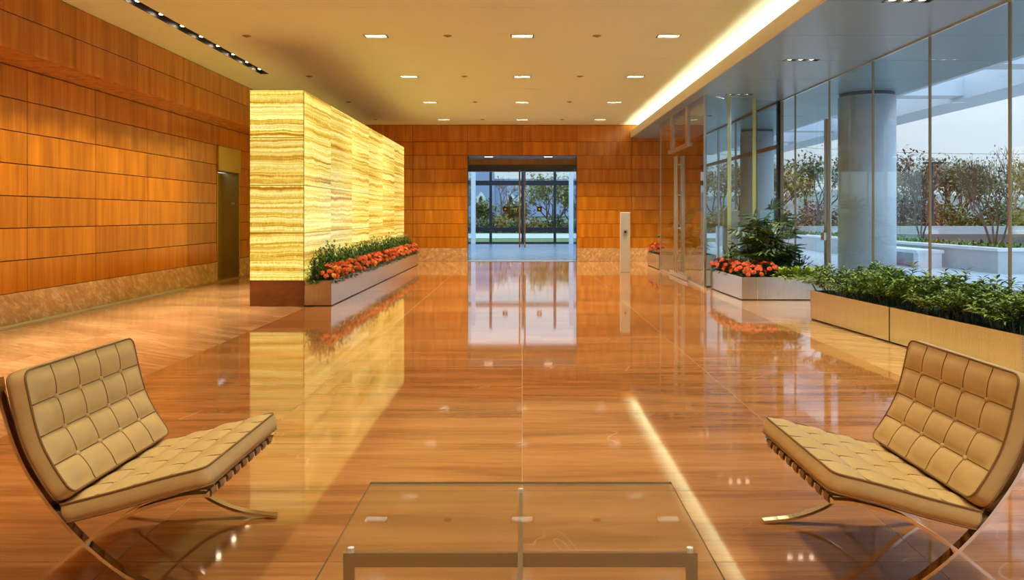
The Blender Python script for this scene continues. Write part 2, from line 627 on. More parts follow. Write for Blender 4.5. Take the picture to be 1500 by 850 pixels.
def subtract(rect, holes, least=0.04):
    """rectangle minus holes -> rectangles"""
    out = [rect]
    for h in holes:
        nxt = []
        for (a, b, c, d) in out:
            ha, hb, hc, hd = max(a, h[0]), min(b, h[1]), max(c, h[2]), min(d, h[3])
            if ha >= hb - 1e-6 or hc >= hd - 1e-6:
                nxt.append((a, b, c, d))
                continue
            if a < ha - 1e-6:
                nxt.append((a, ha, c, d))
            if hb < b - 1e-6:
                nxt.append((hb, b, c, d))
            if c < hc - 1e-6:
                nxt.append((ha, hb, c, hc))
            if hd < d - 1e-6:
                nxt.append((ha, hb, hd, d))
        out = nxt
    return [r for r in out if r[1] - r[0] > least and r[3] - r[2] > least]


def panels(parent, name, mat, plane, us, vs, pos, t=0.02, holes=(), gap=GAP):
    """grid of separate panels; plane 'x' (u=y, v=z), 'y' (u=x, v=z) or 'z' (u=x, v=y); pos = centre of the panel thickness"""
    for (u0, u1) in us:
        for (v0, v1) in vs:
            parts = subtract((u0, u1, v0, v1), holes)
            if len(parts) > 1 and plane == 'z':
                # a panel with an opening cut into it stays one panel
                mm = MB()
                for (a, b, c, d) in subtract((u0 + gap / 2, u1 - gap / 2, v0 + gap / 2, v1 - gap / 2), holes, 0.001):
                    mm.box(a, b, c, d, pos - t / 2, pos + t / 2)
                mm.build(name, mat, parent)
                continue
            for (a, b, c, d) in parts:
                w, h = b - a - gap, d - c - gap
                cu, cv = (a + b) / 2, (c + d) / 2
                if plane == 'x':
                    box_obj(name, (t, w, h), mat, parent, (pos, cu, cv))
                elif plane == 'y':
                    box_obj(name, (w, t, h), mat, parent, (cu, pos, cv))
                else:
                    box_obj(name, (w, h, t), mat, parent, (cu, cv, pos))


# ================================================================== floor
m = MB()
m.box(XL - 0.3, XG + 0.1, Y0 - 0.2, YB + 0.2, -0.2, -0.0015)
floor = m.build('floor', M['grout'])
tag(floor, 'polished brown stone floor laid in large veined slabs', 'floor', kind='structure')
TD = 0.78
rowsY = [(Y0 + TD * k, Y0 + TD * (k + 1)) for k in range(int((YB - Y0) / TD))]
rowsY.append((rowsY[-1][1], YB))
panels(floor, 'slab', M['floor'], 'z', [(-2 * P, -P), (-P, 0), (0, P), (P, 2 * P)], rowsY, -0.01, 0.02, gap=0.004)
rowsY2 = [(Y0 + P * k, min(Y0 + P * (k + 1), YB)) for k in range(int((YB - Y0) / P) + 1)]
panels(floor, 'slab', M['floor_side'], 'z', [(XL + 0.22, -2 * P - P + 0.06), (-3 * P + 0.06, -2 * P), (2 * P, XG)], [r for r in rowsY2 if r[1] - r[0] > 0.1], -0.01, 0.02, gap=0.004)

# ================================================================== left wall
DOOR = (15.8, 17.03, 0.0, 2.23)
m = MB()
for (a, b, c, d) in subtract((Y0, YB, 0.0, CEIL + 0.2), [DOOR]):
    m.box(XL - 0.25, XL - 0.02, a, b, c, d)
wall_left = m.build('wall_left', M['reveal'])
tag(wall_left, 'long orange wood-panelled wall on the left with a stone base course', 'wall', kind='structure')
LH = [(DOOR[0], DOOR[1], 0.0, 2.73)]
panels(wall_left, 'panel', M['wood'], 'x', spans(Y0, YB, joints), [(R * k, R * (k + 1)) for k in range(1, 8)], XL - 0.01, 0.02, LH)
panels(wall_left, 'base_slab', M['base_stone'], 'x', spans(Y0, YB, joints), [(0.0, R)], XL - 0.0025, 0.035, LH, gap=0.004)
# bulkhead under the ceiling
m = MB()
m.box(XL - 0.02, XS - 0.02, Y0, YB, 8 * R + 0.02, CEIL + 0.2)
trim_1 = m.build('trim_1', M['reveal'])
tag(trim_1, 'wood-panelled bulkhead running along the top of the left wall', 'bulkhead', kind='structure')
panels(trim_1, 'panel', M['wood'], 'x', spans(Y0, YB, joints), [(8 * R, 9 * R), (9 * R, CEIL - 0.004)], XS - 0.01, 0.02)
panels(trim_1, 'underside_panel', M['wood'], 'z', [(XL + 0.012, XS - 0.02)], spans(Y0, YB, [j - P / 2 for j in joints]), 8 * R + 0.01, 0.02)
# metal floor grille along the base
m = MB()
m.box(XL + 0.02, XL + 0.035, -2.0, 14.2, -0.004, 0.02)
m.box(XL + 0.195, XL + 0.21, -2.0, 14.2, -0.004, 0.012)
m.box(XL + 0.035, XL + 0.195, -2.0, 14.2, -0.004, 0.004)
grille = m.build('floor_grille', M['nickel'])
tag(grille, 'long narrow metal air grille in the floor along the left wall', 'grille')

# doorway recess in the left wall
door_1 = thing('door_1', 'tall bronze-lined doorway recess in the left wall beside the glowing onyx block', 'doorway', (XL, (DOOR[0] + DOOR[1]) / 2, 0), kind='structure')


def child_box(name, x0, x1, y0, y1, z0, z1, mat, parent, org=None):
    o = box_obj(name, (x1 - x0, y1 - y0, z1 - z0), mat, parent, ((x0 + x1) / 2, (y0 + y1) / 2, (z0 + z1) / 2))
    if org is None:
        org = parent.location
    o.location = Vector(o.location) - Vector(org)
    return o


child_box('jamb', XL - 0.36, XL + 0.012, DOOR[1] - 0.03, DOOR[1], 0, 2.23, M['olive'], door_1)
child_box('jamb', XL - 0.36, XL + 0.012, DOOR[0], DOOR[0] + 0.03, 0, 2.23, M['brass'], door_1)
child_box('door_leaf', XL - 0.40, XL - 0.36, DOOR[0], DOOR[1], 0, 2.23, M['brass'], door_1)
child_box('threshold', XL - 0.36, XL + 0.0, DOOR[0] + 0.03, DOOR[1] - 0.03, -0.02, 0.001, M['floor_side'], door_1)
child_box('overpanel', XL - 0.05, XL + 0.04, DOOR[0], DOOR[1], 2.232, 2.722, M['brass'], door_1)
child_box('overpanel_lip', XL - 0.05, XL + 0.045, DOOR[0] - 0.012, DOOR[1] + 0.012, 2.218, 2.236, M['olive'], door_1)
child_box('call_plate', XL - 0.16, XL - 0.08, DOOR[1] - 0.036, DOOR[1] - 0.028, 1.55, 1.60, M['nickel'], door_1)

# ================================================================== far wall
OPX = (-P, P)
OPZ = 8 * R - 0.09       # top of the opening, 3.03
XE = 5.25
m = MB()
for (a, b, c, d) in subtract((XL, XE, 0.0, CEIL + 0.2), [(OPX[0], OPX[1], 0.0, OPZ)]):
    m.box(a, b, YB + 0.02, YB + 0.25, c, d)
wall_far = m.build('wall_far', M['reveal'])
tag(wall_far, 'orange wood-panelled end wall with a glass door opening in its middle', 'wall', kind='structure')
FH = [(OPX[0], OPX[1], 0.0, OPZ)]
ux = [(-P * k - P, -P * k) for k in range(0, 3)] + [(P * k, P * k + P) for k in range(0, 3)] + [(XL, -3 * P), (3 * P, XE)]
vz = [(R * k, R * (k + 1)) for k in range(1, 9)] + [(9 * R, CEIL - 0.004)]
vz = [(a - 0.09 if a > R + 0.01 else a, b - 0.09 if b < CEIL - 0.05 else b) for a, b in vz]
panels(wall_far, 'panel', M['wood'], 'y', ux, vz, YB + 0.01, 0.02, FH)
panels(wall_far, 'base_slab', M['base_stone'], 'y', ux, [(0.0, R)], YB + 0.0025, 0.035, FH, gap=0.004)

# wall behind the viewer
m = MB()
m.box(XL - 0.2, XG + 0.1, Y0 - 0.25, Y0 - 0.02, 0, CEIL + 0.2)
wall_near = m.build('wall_near', M['reveal'])
tag(wall_near, 'wood-panelled wall behind the seating', 'wall', kind='structure')
panels(wall_near, 'panel', M['wood'], 'y', [(XL + P * k, min(XL + P * (k + 1), XG)) for k in range(8) if XL + P * k < XG - 0.1], [(R * 2 * k, R * 2 * (k + 1)) for k in range(5)], Y0 - 0.01, 0.02)

# ================================================================== ceiling
LROWS = [1.35, 4.68, 8.0, 11.33, 14.65, 18.0, 21.25]
ROW_W = dict(zip(LROWS, (60, 60, 76, 86, 100, 108, 118)))     # watts: the rows over the seating are dimmed
LX = [-2.1, 0.0, 2.1]
LW, LD = 0.33, 0.20
SLOT = (-4.77, -4.61, -1.0, 14.38)
c_holes = [(x - LW / 2, x + LW / 2, y - LD / 2, y + LD / 2) for x in LX for y in LROWS] + [SLOT]
m = MB()
m.box(XS - 0.02, 3.62, Y0, YB + 0.02, CEIL + 0.31, CEIL + 0.4)
ceiling = m.build('ceiling', M['ceiling'])
tag(ceiling, 'warm white flat ceiling over the lobby with faint cross joints', 'ceiling', kind='structure')
for (v0, v1) in spans(Y0, YB, [J0 + 2 * P * k for k in range(-5, 5)]):
    # one ceiling strip; the lamp openings are cut out of it, so it is one mesh made of abutting pieces
    hs = [h for h in c_holes if h[3] > v0 and h[2] < v1]
    mm = MB()
    for (a, b, c, d) in subtract((XS - 0.01, 3.60, v0 + 0.003, v1 - 0.003), hs):
        mm.box(a, b, c, d, CEIL, CEIL + 0.31)
    mm.build('ceiling_panel', M['ceiling'], ceiling)


def row_word(i, n=0):
    if i >= 20:
        return 'twentieth' if i == 19 else 'twenty-' + row_word(i - 20)
    return ['first', 'second', 'third', 'fourth', 'fifth', 'sixth', 'seventh', 'eighth', 'ninth', 'tenth', 'eleventh', 'twelfth', 'thirteenth', 'fourteenth', 'fifteenth', 'sixteenth', 'seventeenth', 'eighteenth', 'nineteenth', 'twentieth'][i]


def area(name, parent, loc, sx_, sy_, power, col, spread=PI, rot=(0, 0, 0)):
    d = bpy.data.lights.new(name, 'AREA')
    d.shape = 'RECTANGLE'
    d.size, d.size_y = sx_, sy_
    d.energy = power
    d.color = col
    d.spread = spread
    o = bpy.data.objects.new(name, d)
    COL.objects.link(o)
    o.parent = parent
    o.location = loc
    o.rotation_euler = rot
    return o


def spot(name, parent, loc, aim, power, col, size, blend, radius=0.03):
    d = bpy.data.lights.new(name, 'SPOT')
    d.energy = power
    d.color = col
    d.spot_size = size
    d.spot_blend = blend
    d.shadow_soft_size = radius
    o = bpy.data.objects.new(name, d)
    COL.objects.link(o)
    o.parent = parent
    o.location = loc
    o.rotation_euler = Vector(aim).to_track_quat('-Z', 'Y').to_euler()
    return o


for ci, x in enumerate(LX):
    for ri, y in enumerate(reversed(LROWS)):
        lab = 'recessed rectangular ceiling downlight, %s column, %s from the far wall' % (['left', 'middle', 'right'][ci], row_word(ri, 0))
        t = thing('ceiling_downlight', lab, 'downlight', (x, y, CEIL), group='rectangular ceiling downlights')
        m = MB()
        e = 0.012
        for (a, b, c, d) in subtract((-LW / 2, LW / 2, -LD / 2, LD / 2), [(-LW / 2 + e, LW / 2 - e, -LD / 2 + e, LD / 2 - e)], 0.001):
            m.box(a, b, c, d, -0.004, 0.045)
        m.build('trim_frame', M['trim_grey'], t)
        m = MB()
        for (a, b, c, d) in subtract((-LW / 2, LW / 2, -LD / 2, LD / 2), [(-LW / 2 + e, LW / 2 - e, -LD / 2 + e, LD / 2 - e)], 0.001):
            m.box(a, b, c, d, 0.045, 0.22)
        m.build('baffle', M['baffle'], t)
        m = MB()
        m.box(-LW / 2 + e, LW / 2 - e, -LD / 2 + e, LD / 2 - e, 0.215, 0.222)
        m.build('diffuser', M['lamp'], t)
        area('lamp', t, (0, 0, 0.208), LW - 0.07, LD - 0.07, DOWN_W * ROW_W[y], WARM, math.radians(160))

# small round sprinkler covers between the lamps
for ci, x in enumerate((-3.95, -1.07, 1.07)):
    for ri, y in enumerate((11.3, 14.6, 17.9, 21.2)):
        m = MB()
        m.lathe([(0.062, 0.0), (0.062, -0.004), (0.05, -0.010), (0.022, -0.012), (0.018, -0.022), (0.004, -0.024)], n=14)
        o = m.build('sprinkler_cover', M['olive'], loc=(x, y, CEIL))
        tag(o, 'small round brown ceiling sprinkler disc, %s column, %s from the viewer' % (['left', 'middle', 'right'][ci], row_word(ri, 0)), 'sprinkler', 'ceiling sprinkler discs')

# black slot with wall-washing lamps along the left
slot = thing('lamp_slot', 'long black recessed slot of spot lamps in the ceiling along the left wall', 'lighting slot', (SLOT[0], SLOT[3], CEIL))
m = MB()
ox, oy = SLOT[0], SLOT[3]
w_ = SLOT[1] - SLOT[0]
ln = SLOT[3] - SLOT[2]
m.box(0.0, 0.008, -ln, 0, 0.0, 0.135)
m.box(w_ - 0.008, w_, -ln, 0, 0.0, 0.135)
m.box(0.008, w_ - 0.008, -ln, 0, 0.12, 0.135)
m.box(0.008, w_ - 0.008, -0.01, 0, 0.0, 0.12)
m.build('channel', M['black'], slot)
ml_ = MB()
ml_.lathe([(0.045, 0.07), (0.045, 0.03), (0.038, 0.026)], n=12)
can_me = ml_.mesh('lamp_can', M['black'], True)
ml_ = MB()
ml_.lathe([(0.034, 0.026), (0.030, 0.018), (0.012, 0.014)], n=12)
bulb_me = ml_.mesh('bulb', M['lamp_hot'], True)
k = 0
yy = 14.10
while yy > 1.2:
    c = link('lamp_can', can_me, slot, (w_ / 2, yy - oy, 0.02))
    link('bulb', bulb_me, c)
    spot('wall_washer', c, (0, 0, -0.022), (-0.64, 0, -1.0), SPOT_W, WARM2, math.radians(33), 0.75, 0.025)
    if k % 2 == 0:
        spot('floor_washer', c, (0, 0, -0.022), (0.02, 0, -1.0), 430.0, WARM, math.radians(44), 0.8, 0.025)
    yy -= 0.64
    k += 1

# ================================================================== right soffit, cove and canopy
ZT = CEIL + 0.4
sof = MB()
sof.box(3.60, 6.9, Y0 - 0.2, 29.0, ZS + 0.03, ZT)
trim_2 = sof.build('trim_2', M['soffit'])
tag(trim_2, 'low grey metal soffit running along the glass wall and out over the terrace', 'soffit', kind='structure')
yj = [3.39 + 1.565 * k for k in range(-4, 17)]
SLOTS_R = [1.8, 4.95, 8.1, 11.2, 14.4, 17.5, 20.6]
sh = [(3.96 - 0.25, 3.96 + 0.25, y - 0.06, y + 0.06) for y in SLOTS_R]
panels(trim_2, 'soffit_panel', M['soffit'], 'z', [(3.12, XG), (XG, 6.9)], spans(Y0, 29.0, yj), ZS + 0.012, 0.024, sh, gap=0.008)
# cove lip in lengths
m = MB()
m.box(3.12, 3.60, Y0, YB, ZS + 0.03, ZS + 0.06)
trim_3 = m.build('trim_3', M['lip'])
tag(trim_3, 'pale cove edge hiding a strip light where the ceiling steps down', 'cove', kind='structure')
for (a, b) in spans(Y0, YB, sorted(yj[::2] + [j + 0.35 for j in yj[::2]])):
    child_box('lip_panel', XC, XC + 0.03, a + 0.002, b - 0.002, ZS, ZS + 0.20, M['lip'], trim_3)
m = MB()
m.box(3.30, 3.36, Y0 + 0.3, YB - 0.05, ZS + 0.065, ZS + 0.09)
strip = m.build('cove_light_strip', M['cove'])
tag(strip, 'bright continuous strip light hidden in the cove between ceiling and soffit', 'strip light')

for ri, y in enumerate(reversed(SLOTS_R)):
    t = thing('soffit_spotlight', 'black three-lamp recessed spotlight in the grey soffit, %s from the far wall' % row_word(ri, 0), 'spotlight', (3.96, y, ZS), group='three-lamp soffit spotlights')
    m = MB()
    e = 0.01
    for (a, b, c, d) in subtract((-0.25, 0.25, -0.06, 0.06), [(-0.24, 0.24, -0.05, 0.05)], 0.001):
        m.box(a, b, c, d, -0.003, 0.028)
    m.box(-0.24, 0.24, -0.05, 0.05, 0.022, 0.028)
    m.build('housing', M['black'], t)
    for q in (-0.155, 0, 0.155):
        mm = MB()
        mm.lathe([(0.040, 0.022), (0.036, 0.010), (0.015, 0.006)], n=12)
        b = mm.build('bulb', M['lamp_soffit'], t, True, loc=(q, 0, 0))
        spot('lamp', b, (0, 0, -0.02), (0, 0, -1), SOFFIT_W * 6, WARM, math.radians(85), 0.6, 0.03)

# canopy beams beyond the soffit
canopy = thing('canopy_frame', 'open white canopy beams with skylight gaps over the terrace outside', 'canopy', (6.9, Y0, ZS))
XO = 9.2
child_box('edge_beam', 8.35, XO, Y0, 29.0, ZS, ZS + 0.42, M['column'], canopy)
child_box('inner_beam', 6.9, 7.0, Y0, 29.0, ZS, ZS + 0.62, M['column'], canopy)
for j in range(0, 11):
    y = Y0 + 0.2 + j * 3.12
    child_box('cross_beam', 7.0, 8.35, y, y + 0.45, ZS + 0.06, ZS + 0.42, M['column'], canopy)
for j in range(0, 10):
    y = Y0 + 0.65 + j * 3.12
    child_box('skylight_bar', 7.0, 8.35, y + 1.2, y + 1.27, ZS + 0.36, ZS + 0.42, M['column'], canopy)

# ================================================================== right glass wall
win1 = thing('window_1', 'full-height frameless glass wall with thin bronze mullions behind the hedge planters', 'glass wall', (XG, 5, 0), kind='structure')
mull = [1.77, 3.34, 4.91, 6.48, 8.05, 9.63, 11.19, 12.78, 14.38]
ends = [Y0] + mull + [15.2]
for a, b in zip(ends[:-1], ends[1:]):
    child_box('pane', XG - 0.006, XG + 0.006, a + 0.004, b - 0.004, 0.02, ZS - 0.03, M['glass'], win1)
for y in mull:
    child_box('mullion', XG - 0.014, XG + 0.014, y - 0.010, y + 0.010, 0.0, ZS, M['bronze'], win1)
child_box('top_rail', XG - 0.015, XG + 0.015, Y0, 15.2, ZS - 0.022, ZS, M['nickel'], win1)
child_box('sill', XG - 0.03, XG + 0.03, Y0, 15.2, -0.01, 0.03, M['bronze'], win1)
child_box('corner_post', XG - 0.05, XG + 0.05, 15.2, 15.3, 0.0, ZS, M['dark_metal'], win1)
child_box('corner_trim', XG - 0.012, XG + 0.05, 15.17, 15.2, 0.0, ZS, M['bronze'], win1)
# door stile with a lock in the glass wall
child_box('door_stile', XG - 0.03, XG + 0.05, 12.83, 12.93, 0.03, 2.9, M['nickel'], win1)
child_box('lock_case', XG - 0.075, XG - 0.03, 12.82, 12.95, 0.92, 1.04, M['nickel'], win1)
child_box('lock_button', XG - 0.085, XG - 0.075, 12.86, 12.91, 0.95, 0.99, M['petal_coral'], win1)

win2 = thing('window_2', 'glass wall of the side vestibule beyond the palm planter', 'glass wall', (XG, 18, 0), kind='structure')
mull2 = [16.8, 18.4, 20.0, 21.4]
e2 = [15.3] + mull2 + [YB]
for a, b in zip(e2[:-1], e2[1:]):
    child_box('pane', XG - 0.006, XG + 0.006, a + 0.004, b - 0.004, 0.02, ZS - 0.03, M['glass'], win2)
for y in mull2:
    wd = 0.05 if abs(y - 20) < 0.1 else 0.02
    child_box('mullion', XG - 0.02, XG + 0.02, y - wd * 0.8, y + wd * 0.8, 0, ZS, M['nickel'] if wd > 0.03 else M['bronze'], win2)
child_box('transom', XG - 0.03, XG + 0.03, 15.3, YB, 2.62, 2.70, M['bronze'], win2)
child_box('top_rail', XG - 0.03, XG + 0.03, 15.3, YB, ZS - 0.04, ZS, M['bronze'], win2)

# return of the glass behind the palm
win3 = thing('window_3', 'angled teal glass screen directly behind the corner palm planter', 'glass screen', (3.33, 14.36, 0), math.atan2(15.2 - 14.36, XG - 3.33), kind='structure')
LR = math.hypot(15.2 - 14.36, XG - 3.33)
nb = 3
for i in range(nb):
    a, b = LR * i / nb, LR * (i + 1) / nb
    box_obj('pane', (b - a - 0.008, 0.012, ZS - 0.03), M['glass_teal'], win3, ((a + b) / 2, 0, ZS / 2))
for i in range(1, nb):
    box_obj('joint_fin', (0.014, 0.09, ZS), M['nickel'], win3, (LR * i / nb, 0.05, ZS / 2))
box_obj('sill', (LR, 0.05, 0.04), M['nickel'], win3, (LR / 2, 0, 0.02))

# glass entrance partition with pull handles
XP = 3.33
YD0, YD1 = 15.75, 17.7
door_2 = thing('door_2', 'frameless glass side entrance with tall paired steel pulls and hung header', 'glass doors', (XP, 14.36, 0), kind='structure')
ZH = 2.70
for a, b in ((14.40, YD0), (YD1, 18.96)):
    child_box('side_pane', XP - 0.006, XP + 0.006, a, b - 0.004, 0.02, ZS - 0.005, M['glass'], door_2)
    child_box('floor_channel', XP - 0.02, XP + 0.02, a, b, 0, 0.03, M['nickel'], door_2)
child_box('transom_pane', XP - 0.006, XP + 0.006, YD0, YD1, ZH + 0.06, ZS - 0.005, M['glass'], door_2)
ym = (YD0 + YD1) / 2
for a, b in ((YD0 + 0.01, ym - 0.004), (ym + 0.004, YD1 - 0.01)):
    lf = child_box('door_leaf', XP - 0.006, XP + 0.006, a, b, 0.09, ZH - 0.01, M['glass'], door_2)
    child_box('bottom_rail', XP - 0.03, XP + 0.03, a, b, 0.01, 0.10, M['nickel'], door_2)
    s = 1 if b < ym else -1
    yh = (b - 0.10) if s == 1 else (a + 0.10)
    for off in (-0.075, 0.075):
        m = MB()
        m.tube([(0, 0, 0.12), (0, 0, ZH - 0.12)], 0.019, 8)
        for z in (0.35, 1.05, 1.75, 2.4):
            m.tube([(0, 0, z), (-off, 0, z)], 0.010, 6)
        h = m.build('pull_handle', M['nickel'], door_2, True)
        h.location = (off, yh - 14.36, 0)
child_box('header', XP - 0.05, XP + 0.05, YD0 - 0.05, YD1 + 0.05, ZH, ZH + 0.07, M['nickel'], door_2)
child_box('hanger_plate', XP - 0.03, XP + 0.03, YD0 + 0.0, YD0 + 0.22, ZH + 0.07, ZS, M['nickel'], door_2)
child_box('hanger_plate', XP - 0.03, XP + 0.03, YD1 - 0.36, YD1 - 0.10, ZH + 0.07, ZS, M['nickel'], door_2)
child_box('corner_post', XP - 0.02, XP + 0.02, 14.36, 14.40, 0, ZS, M['nickel'], door_2)
child_box('end_post', XP - 0.012, XP + 0.012, 18.96, 18.99, 0, ZS, M['nickel'], door_2)

# ================================================================== far glass doors and annex
door_3 = thing('door_3', 'pair of frameless glass doors with long brass pulls in the end wall', 'glass doors', (0, YB + 0.1, 0), kind='structure')
YG = YB + 0.12
ZD = 2.66
for (a, b) in ((-P + 0.02, -0.86), (-0.855, -0.005), (0.005, 0.855), (0.86, P - 0.02)):
    nm = 'door_leaf' if abs(a + b) < 1.0 else 'side_pane'
    child_box(nm, a, b, YG - 0.006, YG + 0.006, 0.02, OPZ - 0.02, M['glass'], door_3)
for x in (-0.075, 0.075):
    m = MB()
    m.tube([(0, 0, 0.40), (0, 0, 2.62)], 0.022, 8)
    for z in (0.6, 1.5, 2.4):
        m.tube([(0, 0, z), (0, 0.06, z)], 0.012, 6)
    h = m.build('pull_handle', M['bronze'], door_3, True)
    h.location = (x, YG - 0.07 - (YB + 0.1), 0)
for x in (-0.49, 0.49):
    pl = child_box('push_plate', x - 0.07, x + 0.07, YG - 0.014, YG - 0.006, 1.43, 1.57, M['plate'], door_3)
    box_obj('emblem', (0.05, 0.004, 0.05), M['gold'], pl, (0, -0.006, 0))
child_box('threshold', -P, P, YB + 0.0, YB + 0.3, -0.01, 0.012, M['nickel'], door_3)

# annex between the doors and the outer glazing
YA = 36.3
AX = 2.35
annex = thing('trim_4', 'deep glazed porch behind the end doors with a dark outer frame', 'porch', (0, YB, 0), kind='structure')
child_box('porch_floor', -6.0, 6.0, YB + 0.25, YA + 0.3, -0.1, -0.002, M['slate'], annex)
child_box('porch_ceiling', -P, P, YB + 0.25, 24.0, OPZ, OPZ + 0.1, M['soffit'], annex)
child_box('wood_header', -P - 0.4, P + 0.4, 24.0, 24.06, 2.86, OPZ + 0.3, M['wood'], annex)
child_box('metal_header', -P - 0.4, P + 0.4, 24.06, 24.4, 2.66, 2.86, M['dark_metal'], annex)
for x in (-0.98, 0.76):
    child_box('porch_lamp', x - 0.12, x + 0.12, 23.0, 23.1, OPZ - 0.004, OPZ, M['lamp'], annex)
for s in (-1, 1):
    child_box('porch_side_glass', s * P - 0.006, s * P + 0.006, YB + 0.27, 24.0, 0.0, OPZ - 0.01, M['glass_teal'], annex)
    child_box('porch_column', s * 2.26 - 0.13, s * 2.26 + 0.13, YA - 0.5, YA - 0.24, 0.0, 3.7, M['column'], annex)
win4 = thing('window_4', 'outer dark-framed window grid seen through the end doors', 'window', (0, YA, 0), kind='structure')
for x in (-1.45, 0.02, 1.5, -2.95, 3.0):
    child_box('mullion', x - 0.06, x + 0.06, YA - 0.06, YA + 0.06, 0, 3.9, M['dark_metal'], win4)
for z, h in ((2.80, 0.11), (0.66, 0.10), (0.04, 0.05)):
    child_box('transom', -3.0, 3.0, YA - 0.05, YA + 0.05, z - h, z + h, M['dark_metal'], win4)
for a, b in ((-2.95, -1.45), (-1.45, 0.02), (0.02, 1.5), (1.5, 3.0)):
    for c, d in ((0.1, 0.55), (0.77, 2.68), (2.92, 3.9)):
        child_box('pane', a + 0.06, b - 0.06, YA - 0.006, YA + 0.006, c, d, M['glass'], win4)

# ================================================================== onyx light wall
OX0, OX1, OY0, OY1 = -3.96, -3.175, 11.46, 21.2
OZ0, OZ1 = 0.375, 3.15
onyx = thing('onyx_light_wall', 'tall glowing yellow backlit onyx block standing in the lobby', 'light wall', ((OX0 + OX1) / 2, OY0, 0))
child_box('core', OX0 + 0.03, OX1 - 0.03, OY0 + 0.03, OY1 - 0.03, 0.30, OZ1 - 0.05, M['olive'], onyx)
child_box('top_cap', OX0 + 0.02, OX1 - 0.02, OY0 + 0.02, OY1 - 0.02, OZ1 - 0.05, OZ1 - 0.01, M['brass'], onyx)
rz_ = [(OZ0 + (OZ1 - OZ0) / 4 * k, OZ0 + (OZ1 - OZ0) / 4 * (k + 1)) for k in range(4)]
cy_ = [(OY0 + (OY1 - OY0) / 6 * k, OY0 + (OY1 - OY0) / 6 * (k + 1)) for k in range(6)]


def opanel(x0, x1, y0, y1, z0, z1):
    return child_box('onyx_panel', x0, x1, y0, y1, z0, z1, M['onyx'], onyx)


g = 0.006
for (z0, z1) in rz_:
    opanel(OX0 + 0.004, OX1 - 0.004, OY0, OY0 + 0.02, z0 + g, z1 - g)
    opanel(OX0 + 0.004, OX1 - 0.004, OY1 - 0.02, OY1, z0 + g, z1 - g)
    for (a, b) in cy_:
        a2 = max(a, OY0 + 0.024) + g
        b2 = min(b, OY1 - 0.024) - g
        opanel(OX1 - 0.02, OX1, a2, b2, z0 + g, z1 - g)
        opanel(OX0, OX0 + 0.02, a2, b2, z0 + g, z1 - g)
for (a, b) in cy_:
    child_box('plinth_slab', OX0, OX1 - 0.002, a + 0.001, b - 0.001, 0.0, OZ0 - 0.002, M['plinth'], onyx)
child_box('corner_bead', OX1 - 0.004, OX1 + 0.004, OY0 - 0.004, OY0 + 0.004, OZ0, OZ1, M['bronze'], onyx)
child_box('corner_bead', OX0 - 0.004, OX0 + 0.004, OY0 - 0.004, OY0 + 0.004, OZ0, OZ1, M['bronze'], onyx)


# ================================================================== planters
def planter(name, label, poly, h, seams=(), t=0.012, mat=None):
    """open metal box from a footprint polygon (counter-clockwise); each side a sheet, soil inside"""
    cx = sum(p[0] for p in poly) / len(poly)
    cy = sum(p[1] for p in poly) / len(poly)
    o = thing(name, label, 'planter', (cx, cy, 0))
    n_ = len(poly)
    for i in range(n_):
        a = Vector((poly[i][0] - cx, poly[i][1] - cy, 0))
        b = Vector((poly[(i + 1) % n_][0] - cx, poly[(i + 1) % n_][1] - cy, 0))
        d = (b - a)
        L = d.length
        s = box_obj('side_sheet', (L, t, h - 0.015), mat or M['steel'], o, (a + b) / 2 + Vector((0, 0, (h - 0.015) / 2 + 0.015)) + Vector((-d.y, d.x, 0)).normalized() * (t / 2))
        s.rotation_euler = (0, 0, math.atan2(d.y, d.x))
    m = MB()
    ins = []
    for p in poly:
        q = Vector((p[0] - cx, p[1] - cy))
        ins.append(q * (1 - 0.02 / max(q.length, 0.05)))
    k = len(ins)
    m.add([(q.x, q.y, 0.004) for q in ins] + [(q.x, q.y, h - 0.05) for q in ins],
          [tuple(range(k - 1, -1, -1)), tuple(range(k, 2 * k))] + [(i, (i + 1) % k, k + (i + 1) % k, k + i) for i in range(k)])
    m.build('soil', M['soil'], o)
    return o


PX1 = -2.78
PE = 21.0
planter('long_planter', 'long brushed steel planter running along the foot of the onyx block', [(OX1 + 0.002, OY0 + 0.01), (PX1, OY0 + 0.01), (PX1, PE), (OX1 + 0.002, PE)], 0.375)
planter('corner_planter', 'steel planter at the glass corner holding the palm and orange flowers', [(3.40, 14.25), (3.42, 12.28), (4.85, 12.28), (4.85, 14.9)], 0.36)
planter('far_planter', 'steel planter behind the glass doors near the end wall', [(3.31, 19.10), (4.70, 19.10), (4.70, 20.85), (3.31, 20.85)], 0.36)
# the two hedge planters, slightly turned
HA = Vector((3.67, 10.04))
HB = Vector((3.985, 6.27))
hd = (HB - HA).normalized()
hn = Vector((-hd.y, hd.x))           # towards the glass
if hn.x < 0:
    hn = -hn
LH_ = (HB - HA).length
HW = 0.80
LS = 1.835


def hp(s, w):
    q = HA + hd * s + hn * w
    return (q.x, q.y)


planter('hedge_planter', 'steel hedge planter nearest the palm planter along the glass wall', [hp(0, 0), hp(LS - 0.006, 0), hp(LS - 0.006, HW), hp(0, HW)], 0.37)
planter('hedge_planter', 'steel hedge planter behind the right lounge chair along the glass wall', [hp(LS + 0.006, 0), hp(LH_, 0), hp(LH_, HW), hp(LS + 0.006, HW)], 0.37)


